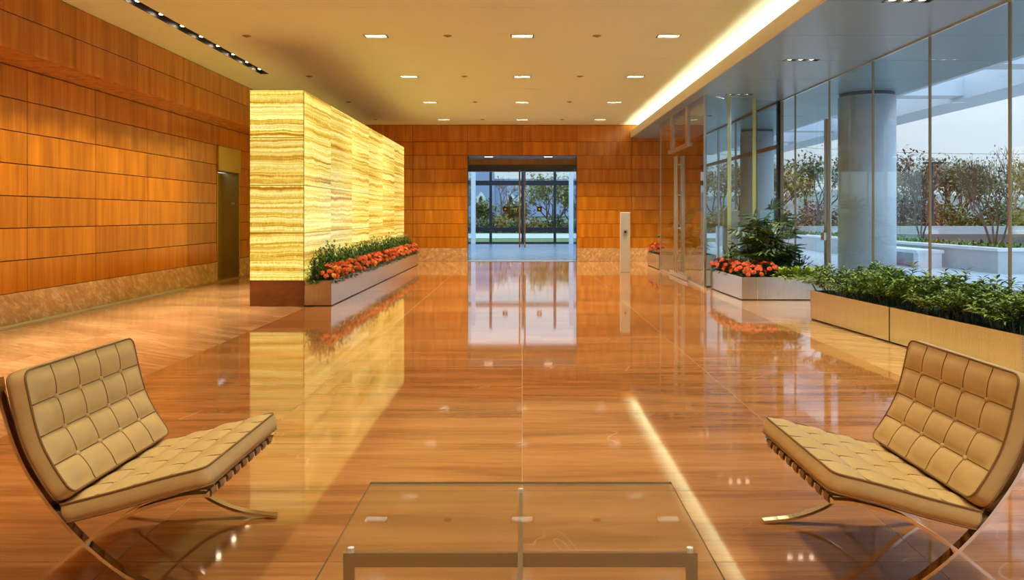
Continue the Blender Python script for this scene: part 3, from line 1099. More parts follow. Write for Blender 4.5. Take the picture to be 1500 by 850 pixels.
# ================================================================== plants
def leaf(mb, base, d, length, width, droop=0.3, mi=0, fold=0.0, up=Vector((0, 0, 1))):
    """pointed leaf: five vertices, three faces"""
    d = d.normalized()
    side = d.cross(up)
    if side.length < 1e-4:
        side = Vector((1, 0, 0))
    side.normalize()
    nrm = side.cross(d)
    mid = base + d * length * 0.45 - Vector((0, 0, droop * length * 0.12))
    tip = base + d * length - Vector((0, 0, droop * length * 0.5))
    f = nrm * fold * width
    mb.add([base, mid + side * width / 2 + f, mid - side * width / 2 + f, tip, mid], [(0, 1, 4), (0, 4, 2), (1, 3, 4), (4, 3, 2)], mi)


def rdir(rng, up=0.3):
    a = rng.uniform(0, 2 * PI)
    z = rng.uniform(up, 1.0)
    r = math.sqrt(max(0, 1 - z * z))
    return Vector((r * math.cos(a), r * math.sin(a), z))


def hedge_mesh(seed, h=0.36, w=0.30, stems=15):
    rng = random.Random(seed)
    fo, st = MB(), MB()
    for i in range(stems):
        a = rng.uniform(0, 2 * PI)
        out = rng.uniform(0.05, 1.0) ** 0.6
        top = Vector((math.cos(a) * w * out, math.sin(a) * w * out, h * (1.0 - 0.55 * out * out) * rng.uniform(0.8, 1.15)))
        b0 = Vector((math.cos(a) * 0.08 * out, math.sin(a) * 0.08 * out, -0.05))
        mid = b0.lerp(top, 0.55) + Vector((0, 0, 0.06))
        st.tube([b0, mid, top], [0.005, 0.004, 0.002], 3, cap=False)
        for k in range(4):
            c = mid.lerp(top, k / 3.0)
            dirn = (top - mid).normalized()
            for q in range(6 if k == 3 else 5):
                an = 2 * PI * q / 5 + rng.uniform(-0.4, 0.4)
                d = Vector((math.cos(an), math.sin(an), rng.uniform(0.0, 0.6))) + dirn * 0.35
                leaf(fo, c + Vector((0, 0, rng.uniform(-0.02, 0.02))), d, rng.uniform(0.07, 0.115), rng.uniform(0.024, 0.034), rng.uniform(0.2, 0.9), fold=0.25)
    return fo.mesh('foliage', M['leaf_hedge']), st.mesh('stems', M['leaf_dark'])


hv = [hedge_mesh(s) for s in (1, 2, 3)]


def put_plant(name, label, cat, group, parts, loc, rz, sc=1.0):
    t = thing(name, label, cat, loc, rz, group)
    t.scale = (sc, sc, sc)
    for nm, me in parts:
        link(nm, me, t)
    return t


rng = random.Random(5)
lime_hv = None
for pi_, (s0, s1, lab) in enumerate(((0.14, LS - 0.1, 'leafy green shrub in the hedge planter next to the palm planter'), (LS + 0.12, LH_ - 0.05, 'leafy green shrub in the hedge planter behind the right lounge chair'))):
    n_ = 6
    for i in range(n_):
        for j, w in enumerate((0.16, 0.42, 0.66)):
            s = s0 + (s1 - s0) * (i + 0.5 * (j % 2)) / (n_ - 0.5) + rng.uniform(-0.03, 0.03)
            x, y = hp(s, w)
            f, st = rng.choice(hv)
            lb = 'leafy shrub %s in the %s of the %s hedge planter' % (row_word(i) + ' from the palm end', ('front row', 'middle row', 'glass-side row')[j], ('farther', 'nearer')[pi_])
            put_plant('hedge_shrub', lb, 'shrub', lab.replace('leafy green shrub', 'shrubs'), [('foliage', f), ('stems', st)], (x, y, 0.32), rng.uniform(0, 6.28), rng.uniform(0.85, 1.1))


# feathery ferns and flowers in the long planter
def fern_mesh(seed, h=0.56, n_=78):
    rng = random.Random(seed)
    fo = MB()
    for i in range(n_):
        d = rdir(rng, 0.35)
        L = h * rng.uniform(0.6, 1.05)
        p = Vector((rng.uniform(-0.07, 0.07), rng.uniform(-0.14, 0.14), -0.03))
        pts = []
        for k in range(7):
            t = k / 6.0
            pts.append(p + d * L * t + Vector((0, 0, -0.10 * t * t * (1 - d.z) * 2)))
        fo.tube(pts, [0.003] * 6 + [0.001], 3, cap=False)
        for k in range(1, 7):
            for q in range(7):
                an = rng.uniform(0, 2 * PI)
                dd = Vector((math.cos(an), math.sin(an), rng.uniform(-0.1, 0.9))) + d * 0.5
                leaf(fo, pts[k] + Vector((0, 0, rng.uniform(-0.02, 0.02))), dd, rng.uniform(0.05, 0.10) * (1.25 - 0.6 * k / 6.0), 0.019, 0.3)
    lim = -0.125
    fo.v = [(x if lim < x < 0.09 else (min(2 * lim - x, 0.09) if x <= lim else max(0.18 - x, -0.1)), y, z) for x, y, z in fo.v]    # fronds bend away from the onyx
    return fo.mesh('foliage', M['leaf_fern'])


ferns = [fern_mesh(s) for s in (11, 12, 13, 14, 15)]
FL = 'feathery green fern behind the orange flowers in the long planter'
for i in range(22):
    y = OY0 + 0.22 + i * 0.43 + rng.uniform(-0.06, 0.06)
    put_plant('feathery_fern', 'feathery green fern behind the flowers in the long planter, %s from its near end' % row_word(i), 'fern', 'ferns along the onyx block', [('foliage', rng.choice(ferns))], (OX1 + 0.16, y, 0.32), 0.0, rng.uniform(0.85, 1.1))


def flower_head(mat):
    m = MB()
    for ring, (n_, r0, r1, z0, z1, w) in enumerate(((11, 0.008, 0.046, 0.006, 0.000, 0.022), (9, 0.006, 0.034, 0.014, 0.016, 0.020), (6, 0.002, 0.019, 0.020, 0.030, 0.015))):
        for k in range(n_):
            a = 2 * PI * (k + 0.5 * ring) / n_
            d = Vector((math.cos(a), math.sin(a), 0))
            s = Vector((-d.y, d.x, 0))
            m.add([d * r0 + Vector((0, 0, z0)), d * (r0 + r1) * 0.6 + s * w / 2 + Vector((0, 0, (z0 + z1) / 2 + 0.006)), d * r1 + Vector((0, 0, z1)), d * (r0 + r1) * 0.6 - s * w / 2 + Vector((0, 0, (z0 + z1) / 2 + 0.006))], [(0, 1, 2, 3)])
    return m.mesh('flower', mat)


heads = [flower_head(M['petal']), flower_head(M['petal']), flower_head(M['petal_coral']), flower_head(M['petal_gold'])]


def mum_leaves(seed, r=0.2, h=0.2):
    rng = random.Random(seed)
    fo = MB()
    for i in range(130):
        d = rdir(rng, -0.15)
        p = Vector((d.x * r * 0.85, d.y * r * 0.85, max(-0.02, d.z * h * 0.8)))
        leaf(fo, p - d * 0.02, d + Vector((0, 0, rng.uniform(-0.3, 0.3))), 0.075, 0.036, 0.5, fold=0.2)
    return fo.mesh('foliage', M['leaf_dark'])


mums = [mum_leaves(s, 0.155, 0.19) for s in (21, 22)]


def flower_plant(name, label, group, loc, rng, hs, n_=14, r=0.19, h=0.19):
    t = thing(name, label, 'flowers', loc, rng.uniform(0, 6.28), group)
    link('foliage', rng.choice(mums), t)
    pts = []
    tries = 0
    while len(pts) < n_ and tries < 400:
        tries += 1
        d = rdir(rng, 0.12)
        p = Vector((d.x * r, d.y * r, d.z * h + 0.03))
        if all((p - q).length > 0.060 for q, _ in pts):
            pts.append((p, d))
    for p, d in pts:
        dn = (d + Vector((0, 0, 0.35))).normalized()
        link('flower', rng.choice(hs), t, p, dn.to_track_quat('Z', 'Y').to_euler(), (1.0, 1.0, 1.0))
    return t


LL = 'orange chrysanthemum plant in the long planter beside the onyx block'
for i in range(28):
    y = OY0 + 0.20 + i * 0.335
    flower_plant('chrysanthemum', 'orange chrysanthemum plant in the long planter beside the onyx, %s from its near end' % row_word(i), 'chrysanthemums in the long planter', (PX1 - 0.10 + rng.uniform(-0.015, 0.015), y, 0.35), rng, heads, 16, 0.145, 0.20)
LC = 'orange-red chrysanthemum plant in the corner planter in front of the palm'
for i, (x, y) in enumerate(((3.53, 14.05), (3.53, 13.65), (3.55, 13.25), (3.58, 12.88), (3.68, 12.52), (3.96, 12.75), (3.86, 13.15), (3.84, 13.6))):
    lb = ('orange-red chrysanthemum on the aisle side of the corner planter, %s from the glass' if i < 5 else 'orange-red chrysanthemum on the palm side of the corner planter, %s from the front') % row_word(i if i < 5 else i - 5)
    flower_plant('chrysanthemum', lb, 'chrysanthemums in the corner planter', (x, y, 0.36 if y > 12.6 else 0.33), rng, [heads[1], heads[2], heads[2], heads[0]], 15, 0.18, 0.17)
LF = 'red-orange chrysanthemum plant in the far planter by the end wall'
for i, (x, y) in enumerate(((3.46, 20.6), (3.46, 20.2), (3.5, 19.7))):
    flower_plant('chrysanthemum', 'red-orange chrysanthemum in the far planter, %s from the end wall' % row_word(i), 'chrysanthemums in the far planter', (x, y, 0.36), rng, [heads[2], heads[1]], 15, 0.18, 0.2)


# lime plants along the front of the corner planter
def lime_mesh(seed):
    rng = random.Random(seed)
    fo = MB()
    for i in range(60):
        d = rdir(rng, 0.05)
        leaf(fo, Vector((d.x * 0.08, d.y * 0.08, 0.02 + d.z * 0.07)), d, rng.uniform(0.10, 0.16), rng.uniform(0.05, 0.075), 0.7, fold=0.15)
    return fo.mesh('foliage', M['leaf_lime'])


limes = [lime_mesh(s) for s in (31, 32)]
for i, x in enumerate((4.13, 4.32, 4.50, 4.68)):
    put_plant('lime_plant', 'low lime-green plant at the front of the corner planter, %s from the flowers' % row_word(i), 'plant', 'lime plants in the corner planter', [('foliage', limes[i % 2])], (x, 12.42 + rng.uniform(-0.02, 0.03), 0.32), rng.uniform(0, 6), rng.uniform(1.15, 1.4))


# fan palm with many canes
def palm(name, label, loc, seed, sc=1.0, canes=15, hmax=1.05):
    rng = random.Random(seed)
    t = thing(name, label, 'palm', loc)
    t.scale = (sc, sc, sc)
    st = MB()
    for i in range(canes):
        a = rng.uniform(0, 2 * PI)
        rr = rng.uniform(0.0, 0.26)
        b = Vector((math.cos(a) * rr, math.sin(a) * rr, -0.04))
        h = hmax * (1.0 - 0.75 * rr / 0.3) * rng.uniform(0.75, 1.05)
        top = b + Vector((math.cos(a) * rr * 0.7, math.sin(a) * rr * 0.7, h))
        st.tube([b, b.lerp(top, 0.5) + Vector((0.01, 0.01, 0)), top], [0.012, 0.010, 0.008], 5)
        for k in range(6):
            z = 0.25 + 0.75 * k / 5.0
            c = b.lerp(top, z)
            an = k * 2.4 + rng.uniform(-0.5, 0.5)
            el = rng.uniform(0.15, 0.9) + (0.5 if k == 5 else 0)
            d = Vector((math.cos(an) * math.cos(el), math.sin(an) * math.cos(el), math.sin(el)))
            Lp = rng.uniform(0.10, 0.20)
            e = c + d * Lp
            st.tube([c, e], [0.004, 0.003], 3, cap=False)
            fan = MB()
            side = d.cross(Vector((0, 0, 1))).normalized()
            for q in range(8):
                fa = (q - 3.5) / 3.5 * 1.2
                dd = d * math.cos(fa) + side * math.sin(fa)
                L = rng.uniform(0.27, 0.40) * (1 - 0.25 * abs(q - 3.5) / 3.5)
                wv = 0.044
                nrm = side.cross(d)
                sd = dd.cross(nrm).normalized()
                p1 = e + dd * L * 0.5 - Vector((0, 0, 0.03 * L))
                p2 = e + dd * L - Vector((0, 0, 0.30 * L))
                fan.add([e, p1 + sd * wv / 2, p1 - sd * wv / 2, p2 + sd * wv * 0.2, p2 - sd * wv * 0.2, p1 - nrm * 0.005], [(0, 1, 5), (0, 5, 2), (1, 3, 4, 5), (5, 4, 2)])
            fan.build('fan_leaf', M['leaf_palm'], t)
    st.build('canes', M['leaf_dark'], t)
    return t


palm('fan_palm', 'bushy dark green fan palm in the corner planter by the glass', (4.10, 13.55, 0.34), 41, 1.15, 15, 0.98)
palm('fan_palm', 'fan palm in the far planter seen through the glass doors', (4.05, 19.95, 0.34), 42, 1.12, 12, 0.95)


def bush_mesh(seed, mat, r=0.3, h=0.35, n_=220, L=0.12, w=0.035, wild=0.0):
    rng = random.Random(seed)
    fo = MB()
    for i in range(n_):
        d = rdir(rng, -0.1)
        s = rng.uniform(0.45, 1.0)
        p = Vector((d.x * r * s, d.y * r * s, max(0, d.z) * h * s))
        jit = Vector((rng.gauss(0, 1), rng.gauss(0, 1), rng.gauss(0, 0.7))) * wild
        leaf(fo, p, d + jit + Vector((0, 0, rng.uniform(0, 0.5))), rng.uniform(0.7, 1.2) * L, w, 0.6, fold=0.2)
    return fo.mesh('foliage', mat)


und = [bush_mesh(51, M['leaf_dark'], 0.30, 0.42, 260), bush_mesh(52, M['leaf_fern'], 0.26, 0.36, 220)]
for i, (x, y, k, s) in enumerate(((4.40, 13.35, 0, 1.0), (4.62, 13.15, 0, 0.85), (4.05, 13.0, 0, 0.8), (3.72, 14.0, 1, 1.15), (4.6, 13.9, 1, 1.1), (4.2, 14.2, 0, 1.0))):
    lab = ('dark leafy bush just right of the corner palm', 'dark leafy bush at the right front of the corner palm', 'dark leafy bush between the corner palm and the flowers', 'soft green bush at the left back of the corner planter', 'soft green bush at the right back of the corner planter', 'dark leafy bush directly behind the corner palm')[i]
    put_plant('underplanting_bush', lab, 'bush', 'dark bushes around the palm' if k == 0 else 'soft bushes behind the palm', [('foliage', und[k])], (x, y, 0.31), i * 1.3, s)


# ================================================================== access posts
def access_post(label, loc, h, wdt=0.22, side=None):
    t = thing('access_post', label, 'post', loc)
    m = MB()
    m.chamfer_box(-wdt / 2, wdt / 2, -0.06, 0.06, 0.012, h, 0.006)
    m.build('post_body', M['post'], t)
    m = MB()
    m.box(-wdt / 2 - 0.01, wdt / 2 + 0.01, -0.07, 0.07, 0.0, 0.012)
    m.build('foot_plate', M['nickel'], t)
    m = MB()
    m.box(-0.045, 0.045, -0.068, -0.06, h - 0.50, h - 0.40)
    pl = m.build('push_plate', M['nickel'], t)
    m = MB()
    m.box(-0.022, 0.022, -0.071, -0.068, h - 0.475, h - 0.43)
    m.build('symbol', M['plate'], pl)
    if side:
        m = MB()
        m.box(-wdt / 2 - 0.075, -wdt / 2, -0.06, 0.06, 0.012, h)
        m.build('side_fin', M['olive'], t)
    return t


access_post('slim pale push-button post standing alone on the lobby floor', (2.385, 18.3, 0), 1.39)
access_post('pale push-button post seen through the glass behind the palm planter', (4.60, 17.3, 0), 1.43, 0.23, True)


# ================================================================== lounge chairs
def cat_rom(pts, n_=6):
    pts = [Vector(p) for p in pts]
    out = []
    ext = [pts[0] * 2 - pts[1]] + pts + [pts[-1] * 2 - pts[-2]]
    for i in range(1, len(ext) - 2):
        p0, p1, p2, p3 = ext[i - 1], ext[i], ext[i + 1], ext[i + 2]
        for k in range(n_):
            t = k / n_
            out.append(0.5 * ((2 * p1) + (p2 - p0) * t + (2 * p0 - 5 * p1 + 4 * p2 - p3) * t * t + (3 * p1 - p0 - 3 * p2 + p3) * t ** 3))
    out.append(pts[-1])
    return out


CW = 0.76                # cushion width


def cushion(name, parent, path, T, nc, nr, puff):
    """tufted cushion: u along y (width), v along the underside path (points in x, z); thickness to the left of the path"""
    S = 8
    NU, NV = nc * S, nr * S
    ey = Vector((0, 1, 0))
    rc = 0.035           # corner rounding in plan
    pl = cat_rom([Vector((x, 0, z)) for x, z in path], 12)
    acc = [0.0]
    for i in range(1, len(pl)):
        acc.append(acc[-1] + (pl[i] - pl[i - 1]).length)
    L = acc[-1]

    def at(x):
        if x <= 0:
            k = 1
        else:
            k = next((i for i in range(1, len(acc)) if acc[i] >= x), len(acc) - 1)
        t = (x - acc[k - 1]) / (acc[k] - acc[k - 1])
        i0, i1 = max(k - 2, 0), min(k + 1, len(pl) - 1)
        d = (pl[i1] - pl[i0]).normalized()
        return pl[k - 1].lerp(pl[k], t), d, Vector((-d.z, 0, d.x))

    side = 1.0 if pl[-1].x > pl[0].x else -1.0

    def hgt(u, v):
        a = abs(math.sin(PI * v))
        b = abs(math.sin(PI * u))
        h = puff * (a ** 0.5) * (0.55 + 0.45 * b ** 0.5)
        e = min(1.0, min(u, nc - u) / 0.42, min(v, nr - v) / 0.36)
        e = e * e * (3 - 2 * e)
        return h * e + puff * 0.30 * (1 - e)

    def plan(u, v):
        y = (u / nc - 0.5) * CW
        x = v / nr * L
        cx_ = L / 2
        dx, dy = abs(x - cx_) - (L / 2 - rc), abs(y) - (CW / 2 - rc)
        if dx > 0 and dy > 0:
            k = max(dx, dy) / math.hypot(dx, dy)
            x = cx_ + math.copysign(L / 2 - rc + dx * k, x - cx_)
            y = math.copysign(CW / 2 - rc + dy * k, y)
        return x, y

    def P3(u, v, h):
        x, y = plan(u, v)
        p, d, nn = at(x)
        return p + ey * y + nn * (side * h)

    def top(u, v, lift=0.0):
        return P3(u, v, T + hgt(u, v) + lift)

    def nrm(v):
        return at(v / nr * L)[2] * side
    m = MB()
    vs = [top(nc * i / NU, nr * j / NV) for j in range(NV + 1) for i in range(NU + 1)]
    fs = []
    for j in range(NV):
        for i in range(NU):
            a = j * (NU + 1) + i
            fs.append((a, a + NU + 1, a + NU + 2, a + 1))
    m.add(vs, fs)
    # boundary wall and underside
    ring = [(i / S, 0) for i in range(NU)] + [(nc, j / S) for j in range(NV)] + [((NU - i) / S, nr) for i in range(NU)] + [(0, (NV - j) / S) for j in range(NV)]
    K = len(ring)
    rows = []
    for hh, bulge in ((None, 0), (T * 0.66, 0.006), (T * 0.33, 0.006), (0.0, 0.0)):
        row = []
        for (u, v) in ring:
            if hh is None:
                row.append(top(u, v))
            else:
                q = P3(u, v, hh)
                o_ = Vector((0, 0, 0))
                if u in (0, nc):
                    o_ += ey * (1 if u else -1)
                if v in (0, nr):
                    o_ += at(v / nr * L)[1] * (1 if v else -1)
                row.append(q + o_.normalized() * bulge)
        rows.append(row)
    vs = [p for r in rows for p in r]
    fs = []
    for r in range(3):
        for k in range(K):
            k2 = (k + 1) % K
            fs.append((r * K + k, r * K + k2, (r + 1) * K + k2, (r + 1) * K + k))
    fs.append(tuple(3 * K + k for k in range(K)))
    m.add(vs, fs)
    c = m.build(name, M['leather'], parent, True)
    # seams
    for j in range(1, nr):
        s = MB()
        s.tube([top(nc * i / 40.0, j, 0.001) for i in range(41)], 0.0030, 5)
        s.build('seam', M['piping'], c, True)
    for i in range(1, nc):
        s = MB()
        s.tube([top(i, nr * k / 48.0, 0.0004) for k in range(49)], 0.0026, 5)
        s.build('seam', M['piping'], c, True)
    s = MB()
    s.tube([top(u, v) for (u, v) in ring], 0.0042, 5, closed=True)
    s.build('piping', M['piping'], c, True)
    s = MB()
    s.tube([P3(u, v, 0.0) for (u, v) in ring], 0.0036, 5, closed=True)
    s.build('piping', M['piping'], c, True)
    b = MB()
    b.lathe([(0.0125, -0.002), (0.012, 0.004), (0.008, 0.0085), (0.001, 0.010)], n=10)
    bme = b.mesh('button', M['leather'], True)
    for j in range(1, nr):
        for i in range(1, nc):
            link('button', bme, c, top(i, j, 0.001), nrm(j).to_track_quat('Z', 'Y').to_euler())
    return c


def lounge_chair(label, loc, rz):
    t = thing('lounge_chair', label, 'lounge chair', loc, rz, 'tufted leather lounge chairs')
    X0 = -0.36           # local x of profile zero (back top), chair faces +x
    back = [(-0.025, 0.765), (-0.012, 0.70), (0.004, 0.64), (0.034, 0.547), (0.08, 0.445), (0.14, 0.355), (0.20, 0.278), (0.28, 0.195), (0.38, 0.112), (0.47, 0.060), (0.58, 0.024), (0.71, 0.008)]
    seat = [(0.70, 0.362), (0.64, 0.358), (0.56, 0.340), (0.47, 0.312), (0.38, 0.263), (0.28, 0.195), (0.19, 0.123), (0.11, 0.058), (0.05, 0.016), (0.03, 0.007)]
    for s in (-1, 1):
        y = s * (CW / 2 + 0.004 - 0.0175)
        m = MB()
        m.ribbon(cat_rom([(X0 + x, y, z) for x, z in back]), 0.035, 0.012)
        m.build('back_leg_bar', M['chrome'], t)
        m = MB()
        m.ribbon(cat_rom([(X0 + x, y, z) for x, z in seat]), 0.034, 0.0118)
        m.build('seat_leg_bar', M['chrome'], t)
    yi = CW / 2 - 0.03

    def bar(x, z, w=0.03, h=0.010, nm='cross_bar'):
        m = MB()
        m.box(X0 + x - w / 2, X0 + x + w / 2, -yi, yi, z - h / 2, z + h / 2)
        m.build(nm, M['chrome'], t)
    bar(0.690, 0.354, 0.012, 0.020)
    bar(0.215, 0.272, 0.012, 0.030)
    bar(0.002, 0.705, 0.010, 0.030)
    bar(0.165, 0.325, 0.010, 0.030)
    # leather straps under the seat and behind the back
    for i in range(9):
        y = (i - 4) * 0.078
        m = MB()
        m.ribbon([(X0 + 0.205, y, 0.256), (X0 + 0.38, y, 0.299), (X0 + 0.56, y, 0.3475), (X0 + 0.680, y, 0.368)], 0.040, 0.005)
        m.ribbon([(X0 + 0.678, y, 0.368), (X0 + 0.696, y, 0.367), (X0 + 0.6995, y, 0.354), (X0 + 0.696, y, 0.342), (X0 + 0.680, y, 0.342)], 0.040, 0.005)
        m.build('seat_strap', M['strap'], t)
        m = MB()
        m.ribbon([(X0 + 0.172, y, 0.325), (X0 + 0.100, y, 0.438), (X0 + 0.048, y, 0.556), (X0 + 0.012, y, 0.700), (X0 + 0.002, y, 0.728), (X0 - 0.008, y, 0.70)], 0.044, 0.005)
        m.build('back_strap', M['strap'], t)
    # dark webbing behind the back cushion edge
    # seat cushion: underside from rear to front
    cushion('seat_cushion', t, [(X0 + 0.198, 0.262), (X0 + 0.38, 0.308), (X0 + 0.56, 0.358), (X0 + 0.715, 0.396)], 0.058, 5, 4, 0.022)
    cushion('back_cushion', t, [(X0 + 0.184, 0.332), (X0 + 0.112, 0.440), (X0 + 0.057, 0.560), (X0 + 0.006, 0.775)], 0.058, 5, 4, 0.022)
    return t


lounge_chair('tufted cream leather lounge chair with crossed chrome legs, left of the glass table', (-1.43, 3.10, 0), 0.0)
lounge_chair('tufted mustard leather lounge chair with crossed chrome legs, right of the glass table', (1.39, 3.04, 0), PI)

# ================================================================== glass coffee table
tab = thing('glass_coffee_table', 'square clear glass coffee table with a crossed flat steel frame, between the chairs', 'table', (-0.005, 2.15, 0))
ZT_ = 0.43
m = MB()
h_ = 0.506
m.box(-h_, h_, -h_, h_, ZT_ - 0.007, ZT_)
m.m = [0, 0, 1, 1, 1, 1]
m.build('glass_top', [M['glass_table'], M['glass_edge']], tab)
fz = ZT_ - 0.020
fl = 0.482
for ax in (0, 1):
    m = MB()
    if ax == 0:
        m.box(-fl, fl, -0.007, 0.007, fz - 0.038, fz)
    else:
        m.box(-0.007, 0.007, -fl, -0.0072, fz - 0.038, fz)
        m.box(-0.007, 0.007, 0.0072, fl, fz - 0.038, fz)
    m.build('frame_bar', M['table_steel'], tab)
    for s in (-1, 1):
        m = MB()
        if ax == 0:
            x0, x1 = sorted((s * fl, s * (fl - 0.030)))
            m.box(x0, x1, -0.007, 0.007, 0, fz - 0.038)
        else:
            x0, x1 = sorted((s * fl, s * (fl - 0.030)))
            m.box(-0.007, 0.007, x0, x1, 0, fz - 0.038)
        m.build('leg', M['table_steel'], tab)
        m = MB()
        px, py = ((s * (fl - 0.02), 0) if ax == 0 else (0, s * (fl - 0.02)))
        m.lathe([(0.009, fz), (0.009, ZT_ - 0.007)], px, py, 10)
        m.build('glass_pad', M['white'], tab)

# ================================================================== terrace outside
m = MB()
m.box(XG + 0.1, 70, -30, 39.0, -0.3, -0.012)
m.box(-6.0, XG + 0.1, YA + 0.3, 39.0, -0.3, -0.012)
terrace = m.build('terrace_paving', M['pavement'])
tag(terrace, 'pale blue-grey terrace paving outside the glass', 'paving', kind='structure')
m = MB()
m.box(-120, 160, 39.0, 46.0, -0.4, -0.02)
m.box(-120, 160, 58.0, 260.0, -0.4, -0.02)
m.box(70, 160, -30, 39.0, -0.4, -0.02)
lawn = m.build('lawn', M['grass'])
tag(lawn, 'green grass verge beyond the terrace', 'grass', kind='structure')
m = MB()
m.box(-120, 160, 46.0, 58.0, -0.4, -0.03)
road = m.build('road', M['asphalt'])
tag(road, 'pale road passing behind the building', 'road', kind='structure')


def round_column(label, x, y, r):
    t = thing('round_column', label, 'column', (x, y, 0))
    m = MB()
    m.lathe([(r, 0.0), (r, ZS - 0.06)], n=40)
    m.build('shaft', M['column'], t, True)
    m = MB()
    m.lathe([(r - 0.02, ZS - 0.06), (r - 0.02, ZS)], n=40)
    m.build('neck_ring', M['dark_metal'], t, True)
    return t


round_column('large round white column outside the glass wall behind the hedge', 6.27, 14.35, 0.49)
round_column('distant round white column seen beyond the palm', 6.10, 20.5, 0.42)

# raised concrete planter with trees
CX0, CY0 = 10.8, 17.9
cw = thing('concrete_planter', 'long raised concrete planter wall on the terrace with trees', 'planter', (CX0, CY0, 0))
child_box('long_wall', CX0, CX0 + 0.25, CY0 + 0.25, 34.0, -0.012, 0.50, M['concrete'], cw)
for i in range(6):
    a = CX0 + i * 2.6
    child_box('front_slab', a, a + 2.59, CY0, CY0 + 0.25, -0.012, 0.50, M['concrete'], cw)
child_box('coping', CX0 - 0.03, CX0 + 0.30, CY0 - 0.03, 34.0, 0.50, 0.57, M['trim_white'], cw)
child_box('coping', CX0 + 0.30, CX0 + 15.6, CY0 - 0.03, CY0 + 0.28, 0.50, 0.57, M['trim_white'], cw)
child_box('soil', CX0 + 0.25, CX0 + 15.6, CY0 + 0.25, 34.0, -0.01, 0.50, M['soil'], cw)
gc = MB()
rg = random.Random(77)
for i in range(5200):
    if rg.random() < 0.55:
        x, y = CX0 + 0.3 + rg.random() ** 2 * 2.0, rg.uniform(CY0 + 0.3, 34)
    else:
        x, y = rg.uniform(CX0 + 0.3, CX0 + 15), CY0 + 0.3 + rg.random() ** 2 * 2.0
    d = rdir(rg, 0.25)
    leaf(gc, Vector((x, y, 0.50)), d, rg.uniform(0.12, 0.24), 0.06, 0.4)
g_ = gc.build('ground_cover', M['leaf_hedge'])
tag(g_, 'low green ground cover filling the concrete planter outside', 'ground cover', kind='stuff')

# bench in front of the planter
bn = thing('concrete_bench', 'white concrete bench against the planter wall on the terrace', 'bench', (10.3, 21.5, 0))
child_box('seat_slab', 9.95, 10.65, 19.9, 24.2, 0.36, 0.44, M['trim_white'], bn)
for y in (19.9, 21.9, 23.9):
    child_box('bench_leg', 10.0, 10.6, y + 0.02, y + 0.26, -0.012, 0.36, M['trim_white'], bn)

# parapet with piers
pw = thing('parapet_wall', 'low pale parapet wall at the far edge of the terrace', 'parapet', (20, 34.5, 0))
for i in range(9):
    a = 8.5 + i * 4.0
    child_box('wall_slab', a, a + 3.98, 34.4, 34.65, -0.012, 0.84, M['concrete'], pw)
    child_box('pier', a + 1.0, a + 1.6, 34.25, 34.4, -0.012, 0.62, M['trim_white'], pw)


# ================================================================== trees
def grow(mb, tips, p, d, L, r, depth, rng, spread=0.5, up=0.12, sides=5):
    q = p + d * L * 0.5 + Vector((rng.uniform(-1, 1), rng.uniform(-1, 1), 0)) * L * 0.05
    e = p + d * L
    mb.tube([p, q, e], [r, r * 0.86, r * 0.72], sides if depth > 2 else 3, cap=False)
    if depth <= 0:
        tips.append((e, d))
        return
    if depth <= 2:
        tips.append((e, d))
    n_ = 2 if rng.random() < 0.6 else 3
    for i in range(n_):
        v = Vector((rng.gauss(0, 1), rng.gauss(0, 1), rng.gauss(0, 0.5))).normalized()
        nd = (d + v * spread + Vector((0, 0, up))).normalized()
        grow(mb, tips, e, nd, L * rng.uniform(0.68, 0.88), r * 0.68, depth - 1, rng, spread, up, sides)


def tree(name, label, cat, loc, seed, h, stems, depth, leafmat, nleaf, lsize, spread=0.45, sides=5, group=None, trunk_r=0.03, lean=0.25):
    rng = random.Random(seed)
    t = thing(name, label, cat, loc, rng.uniform(0, 6), group)
    wb, tips = MB(), []
    for i in range(stems):
        a = 2 * PI * i / max(stems, 1) + rng.uniform(-0.4, 0.4)
        d = Vector((math.cos(a) * lean, math.sin(a) * lean, 1)).normalized() if stems > 1 else Vector((0, 0, 1))
        grow(wb, tips, Vector((math.cos(a) * 0.05, math.sin(a) * 0.05, -0.05)) if stems > 1 else Vector((0, 0, -0.05)), d, h * 0.30, trunk_r, depth, rng, spread, 0.14, sides)
    wb.build('branches', M['bark'], t)
    if nleaf:
        fo = MB()
        for i in range(nleaf):
            p, d = rng.choice(tips)
            p = p + Vector((rng.gauss(0, 1), rng.gauss(0, 1), rng.gauss(0, 1))) * lsize * 1.1
            leaf(fo, p, Vector((rng.gauss(0, 1), rng.gauss(0, 1), rng.gauss(0, 0.6))), lsize * rng.uniform(0.7, 1.2), lsize * 0.5, 0.4)
        fo.build('foliage', leafmat, t)
    return t


tree('multi_stem_tree', 'bare multi-stemmed small tree with sparse yellow leaves in the concrete planter', 'tree', (11.75, 19.6, 0.50), 101, 2.15, 5, 5, M['leaf_autumn'], 520, 0.085, 0.42, 5, trunk_r=0.030, lean=0.34)
tree('multi_stem_tree', 'bare slender multi-stemmed tree left of the lamp post outside', 'tree', (12.75, 25.2, 0.50), 102, 2.2, 3, 5, M['leaf_green'], 160, 0.09, 0.40, 5, trunk_r=0.032, lean=0.22)
tree('multi_stem_tree', 'bare multi-stemmed tree at the right edge outside the glass', 'tree', (14.6, 20.2, 0.50), 103, 1.8, 4, 5, M['leaf_autumn'], 500, 0.09, 0.42, 5, trunk_r=0.030, lean=0.3)

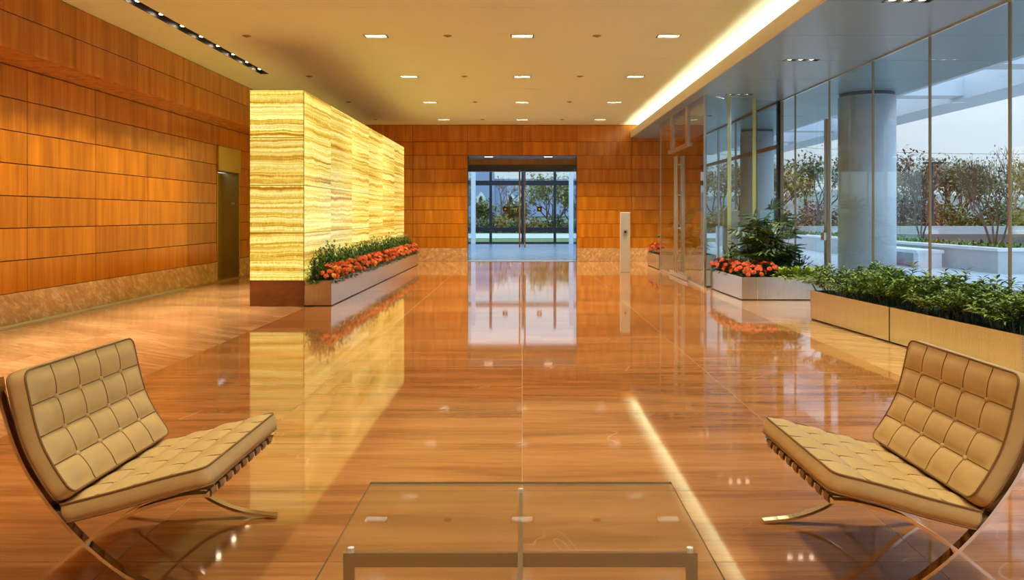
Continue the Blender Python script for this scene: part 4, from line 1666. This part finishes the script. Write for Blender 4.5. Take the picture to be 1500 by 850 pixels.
# lamp post and power lines
lp = thing('lamp_post', 'tall grey street lamp with a flat twin head beyond the terrace', 'lamp post', (26.0, 50.0, -0.03))
m = MB()
m.tube([(0, 0, 0), (0, 0, 4.6)], [0.11, 0.08], 8)
m.build('pole', M['dark_metal'], lp, True)
m = MB()
m.box(-0.55, 0.65, -0.12, 0.12, 4.6, 4.72)
m.build('lamp_head', M['dark_metal'], lp)
pp = []
for x, lab in ((14.0, 'wooden power pole hidden behind the large white column'), (95.0, 'wooden power pole far off to the right')):
    u = thing('power_pole', lab, 'pole', (x, 90, -0.02))
    m = MB()
    m.tube([(0, 0, 0), (0, 0, 11.5)], [0.16, 0.12], 7)
    m.build('pole', M['bark'], u, True)
    m = MB()
    m.box(-0.08, 0.08, -1.0, 1.0, 10.6, 10.75)
    m.build('crossarm', M['bark'], u)
for k, (za, zb) in enumerate(((10.7, 10.7), (9.2, 9.2))):
    m = MB()
    m.tube([(14 + 81 * i / 16.0, 90.0, za - 0.02 + (zb - za) * i / 16.0 - 2.4 * (1 - (2 * i / 16.0 - 1) ** 2)) for i in range(17)], 0.018, 4)
    o = m.build('power_line', M['dark_metal'])
    tag(o, ['upper', 'lower'][k] + ' thin power line crossing the sky outside the glass', 'cable')

# wooded background
bgt = [
    (29.6, 62, 6.0, 'leaf_brown', 'reddish-brown wooded tree beside the large column'), (35, 64, 5.0, 'leaf_green', 'olive tree behind the slender bare tree'),
    (42, 66, 5.2, 'leaf_green', 'olive green tree behind the lamp post'), (47.5, 68, 5.0, 'leaf_green', 'green tree behind the yellow-leaved small tree'),
    (53, 66, 5.0, 'leaf_autumn', 'yellowing tree behind the right-hand small tree'), (60, 66, 5.5, 'leaf_green', 'green tree at the right edge of the view outside'),
    (26, 70, 6.0, 'leaf_green', 'green tree left of the large white column'), (20.5, 66, 5.0, 'leaf_autumn', 'yellow autumn tree seen between the two columns'),
    (23, 82, 6.4, 'leaf_brown', 'brown tree seen through the glass right of the palm'), (17, 70, 5.2, 'leaf_autumn', 'yellow tree seen just left of the distant column'),
    (28.5, 90, 7.0, 'leaf_green', 'far grey-green tree behind the side glass'), (38.5, 88, 7.0, 'leaf_brown', 'far brown tree behind the terrace parapet'),
    (44.5, 80, 6.2, 'leaf_green', 'grey-green tree behind the gap between lamp post and small tree'), (33.5, 78, 6.6, 'leaf_brown', 'dull brown tree behind the rust-brown tree'),
    (63, 78, 6.4, 'leaf_autumn', 'golden tree beyond the right edge of the terrace'), (14.2, 84, 6.0, 'leaf_green', 'far green tree left of the distant column'),
    (19, 92, 6.4, 'leaf_green', 'far green tree behind the yellow autumn tree'), (46, 100, 7.5, 'leaf_brown', 'tall brown tree far behind the small planter tree'),
    (56.5, 86, 7.2, 'leaf_brown', 'far brown tree at the right of the terrace view'), (50, 92, 6.8, 'leaf_autumn', 'far golden tree behind the terrace trees'),
]
for i, (x, y, h, mt, lab) in enumerate(bgt):
    tree('background_tree', lab, 'tree', (x, y, -0.02), 200 + i, h * 1.05, 3, 4, M[mt], 1500, 0.42, 0.55, 4, 'trees beyond the terrace', 0.10, 0.45)
wb_ = [bush_mesh(71, M['leaf_green'], 2.2, 2.4, 1500, 0.36, 0.24, 1.6), bush_mesh(72, M['leaf_brown'], 2.0, 2.6, 1500, 0.36, 0.22, 1.6), bush_mesh(73, M['leaf_autumn'], 2.0, 2.2, 1500, 0.36, 0.22, 1.6)]
for i, (x, y, k, sc_) in enumerate(((15.5, 60.5, 2, 0.9), (19, 61, 0, 1.0), (22.5, 60, 1, 1.0), (26, 61, 0, 1.0), (29.4, 60, 1, 1.25), (33, 61, 0, 1.0), (36.5, 60, 0, 1.1), (40, 61, 2, 0.9), (43.5, 60, 0, 1.1), (47, 61, 0, 1.0), (50.5, 60, 1, 0.95), (54, 61, 2, 1.0), (57.5, 60, 0, 1.1))):
    put_plant('woodland_bush', '%s bush in the thicket beyond the terrace, %s from the left' % (('green', 'brown', 'yellowing')[k], row_word(i)), 'bush', 'thicket beyond the terrace', [('foliage', wb_[k])], (x, y, -0.02), i * 1.7, sc_)
# trees behind the end doors
door_trees = [(2.4, 62.0, 6.6, 'leaf_yellowgreen', 2600, 'leafy green-yellow tree seen through the right-hand end door'), (4.0, 60.0, 5.2, 'leaf_yellowgreen', 1500, 'green tree at the right side of the end doors view'),
              (-1.6, 61.0, 5.2, 'leaf_brown', 40, 'bare tree in front of the house roof, seen through the end doors'), (-3.5, 63.0, 3.6, 'leaf_yellowgreen', 1600, 'yellow-green shrub tree in front of the left dormer'),
              (-0.6, 64.0, 3.2, 'leaf_autumn', 1200, 'orange-yellow shrub tree behind the middle of the end doors')]
for i, (x, y, h, mt, nl, lab) in enumerate(door_trees):
    bare = nl < 100
    tree('garden_tree', lab, 'tree', (x, y, -0.02), 300 + i, h * (0.80 if bare else 0.62), 1 if bare else 3, 5, M[mt], nl, 0.26 if bare else 0.30, 0.62, 4, 'trees behind the end doors', 0.09, 0.4)
hb = [bush_mesh(61, M['leaf_autumn'], 1.0, 1.0, 800, 0.22, 0.14, 1.6), bush_mesh(62, M['leaf_green'], 1.0, 1.0, 800, 0.22, 0.14, 1.6)]
for i, x in enumerate((-4.4, -3.0, -1.6, -0.3, 1.1, 2.6, 4.0)):
    put_plant('roadside_bush', 'low autumn bush across the road behind the end doors, %s from the left' % row_word(i), 'bush', 'bushes across the road', [('foliage', hb[i % 2])], (x, 59.2 + (i % 3) * 0.5, -0.03), i * 1.1, 1.0 + 0.15 * (i % 3))

# house with dormers
hs = thing('house', 'grey house with a steep slate roof and white pointed dormers behind the end doors', 'house', (-2.0, 80.0, -0.02))
child_box('wall', -9.0, 4.5, 76.0, 84.0, -0.02, 1.2, M['house'], hs)


def roof(parent, x0, x1, y0, y1, z0, z1, org):
    m = MB()
    ym_ = (y0 + y1) / 2
    o = Vector(org)
    vs = [Vector(p) - o for p in ((x0, y0, z0), (x1, y0, z0), (x1, y1, z0), (x0, y1, z0), (x0 + 0.3, ym_, z1), (x1 - 0.3, ym_, z1))]
    m.add(vs, [(0, 1, 5, 4), (2, 3, 4, 5), (1, 2, 5), (3, 0, 4), (3, 2, 1, 0)])
    return m.build('roof', M['roof'], parent)


rf1 = roof(hs, -9.4, -2.6, 75.6, 84.4, 1.2, 6.4, hs.location)
rf2 = roof(hs, -3.2, 4.9, 75.8, 84.2, 1.2, 5.0, hs.location)
for x in (-3.98, -1.1, -0.05):
    yd = 75.62
    m = MB()
    o = hs.location
    prof = [(-0.38, 2.2), (0.38, 2.2), (0.38, 3.0), (0.0, 3.55), (-0.38, 3.0)]
    m.add([(x + a - o.x, yd - o.y, z - o.z) for a, z in prof] + [(x + a - o.x, yd + 1.6 - o.y, z - o.z) for a, z in prof],
          [(0, 1, 2, 3, 4), (9, 8, 7, 6, 5)] + [(i, (i + 1) % 5, 5 + (i + 1) % 5, 5 + i) for i in range(5)])
    dm = m.build('dormer', M['trim_white'], hs)
    m = MB()
    prof = [(-0.17, 2.45), (0.17, 2.45), (0.17, 2.9), (0.0, 3.2), (-0.17, 2.9)]
    m.add([(x + a - o.x, yd - 0.03 - o.y, z - o.z) for a, z in prof] + [(x + a - o.x, yd + 0.02 - o.y, z - o.z) for a, z in prof],
          [(0, 1, 2, 3, 4), (9, 8, 7, 6, 5)] + [(i, (i + 1) % 5, 5 + (i + 1) % 5, 5 + i) for i in range(5)])
    m.build('pane', M['dark_metal'], dm)

# wooded rise closing the horizon
m = MB()
nx, ny = 40, 5
rg = random.Random(9)
vs = []
for j in range(ny):
    for i in range(nx):
        x = -130 + i * 8.0
        vs.append((x, 120 + j * 12.0, (-0.5 if j == 0 else 1.4 + 1.1 * j + 0.8 * math.sin(i * 0.9 + j) + rg.uniform(-0.5, 0.5))))
fs = [(j * nx + i, j * nx + i + 1, (j + 1) * nx + i + 1, (j + 1) * nx + i) for j in range(ny - 1) for i in range(nx - 1)]
m.add(vs, fs)
hill = m.build('hill', simple('hazy_wood_hill', (0.20, 0.22, 0.20), 0.95, noise=0.3, nscale=0.4), smooth=True)
tag(hill, 'low hazy wooded rise along the horizon', 'hill', kind='structure')
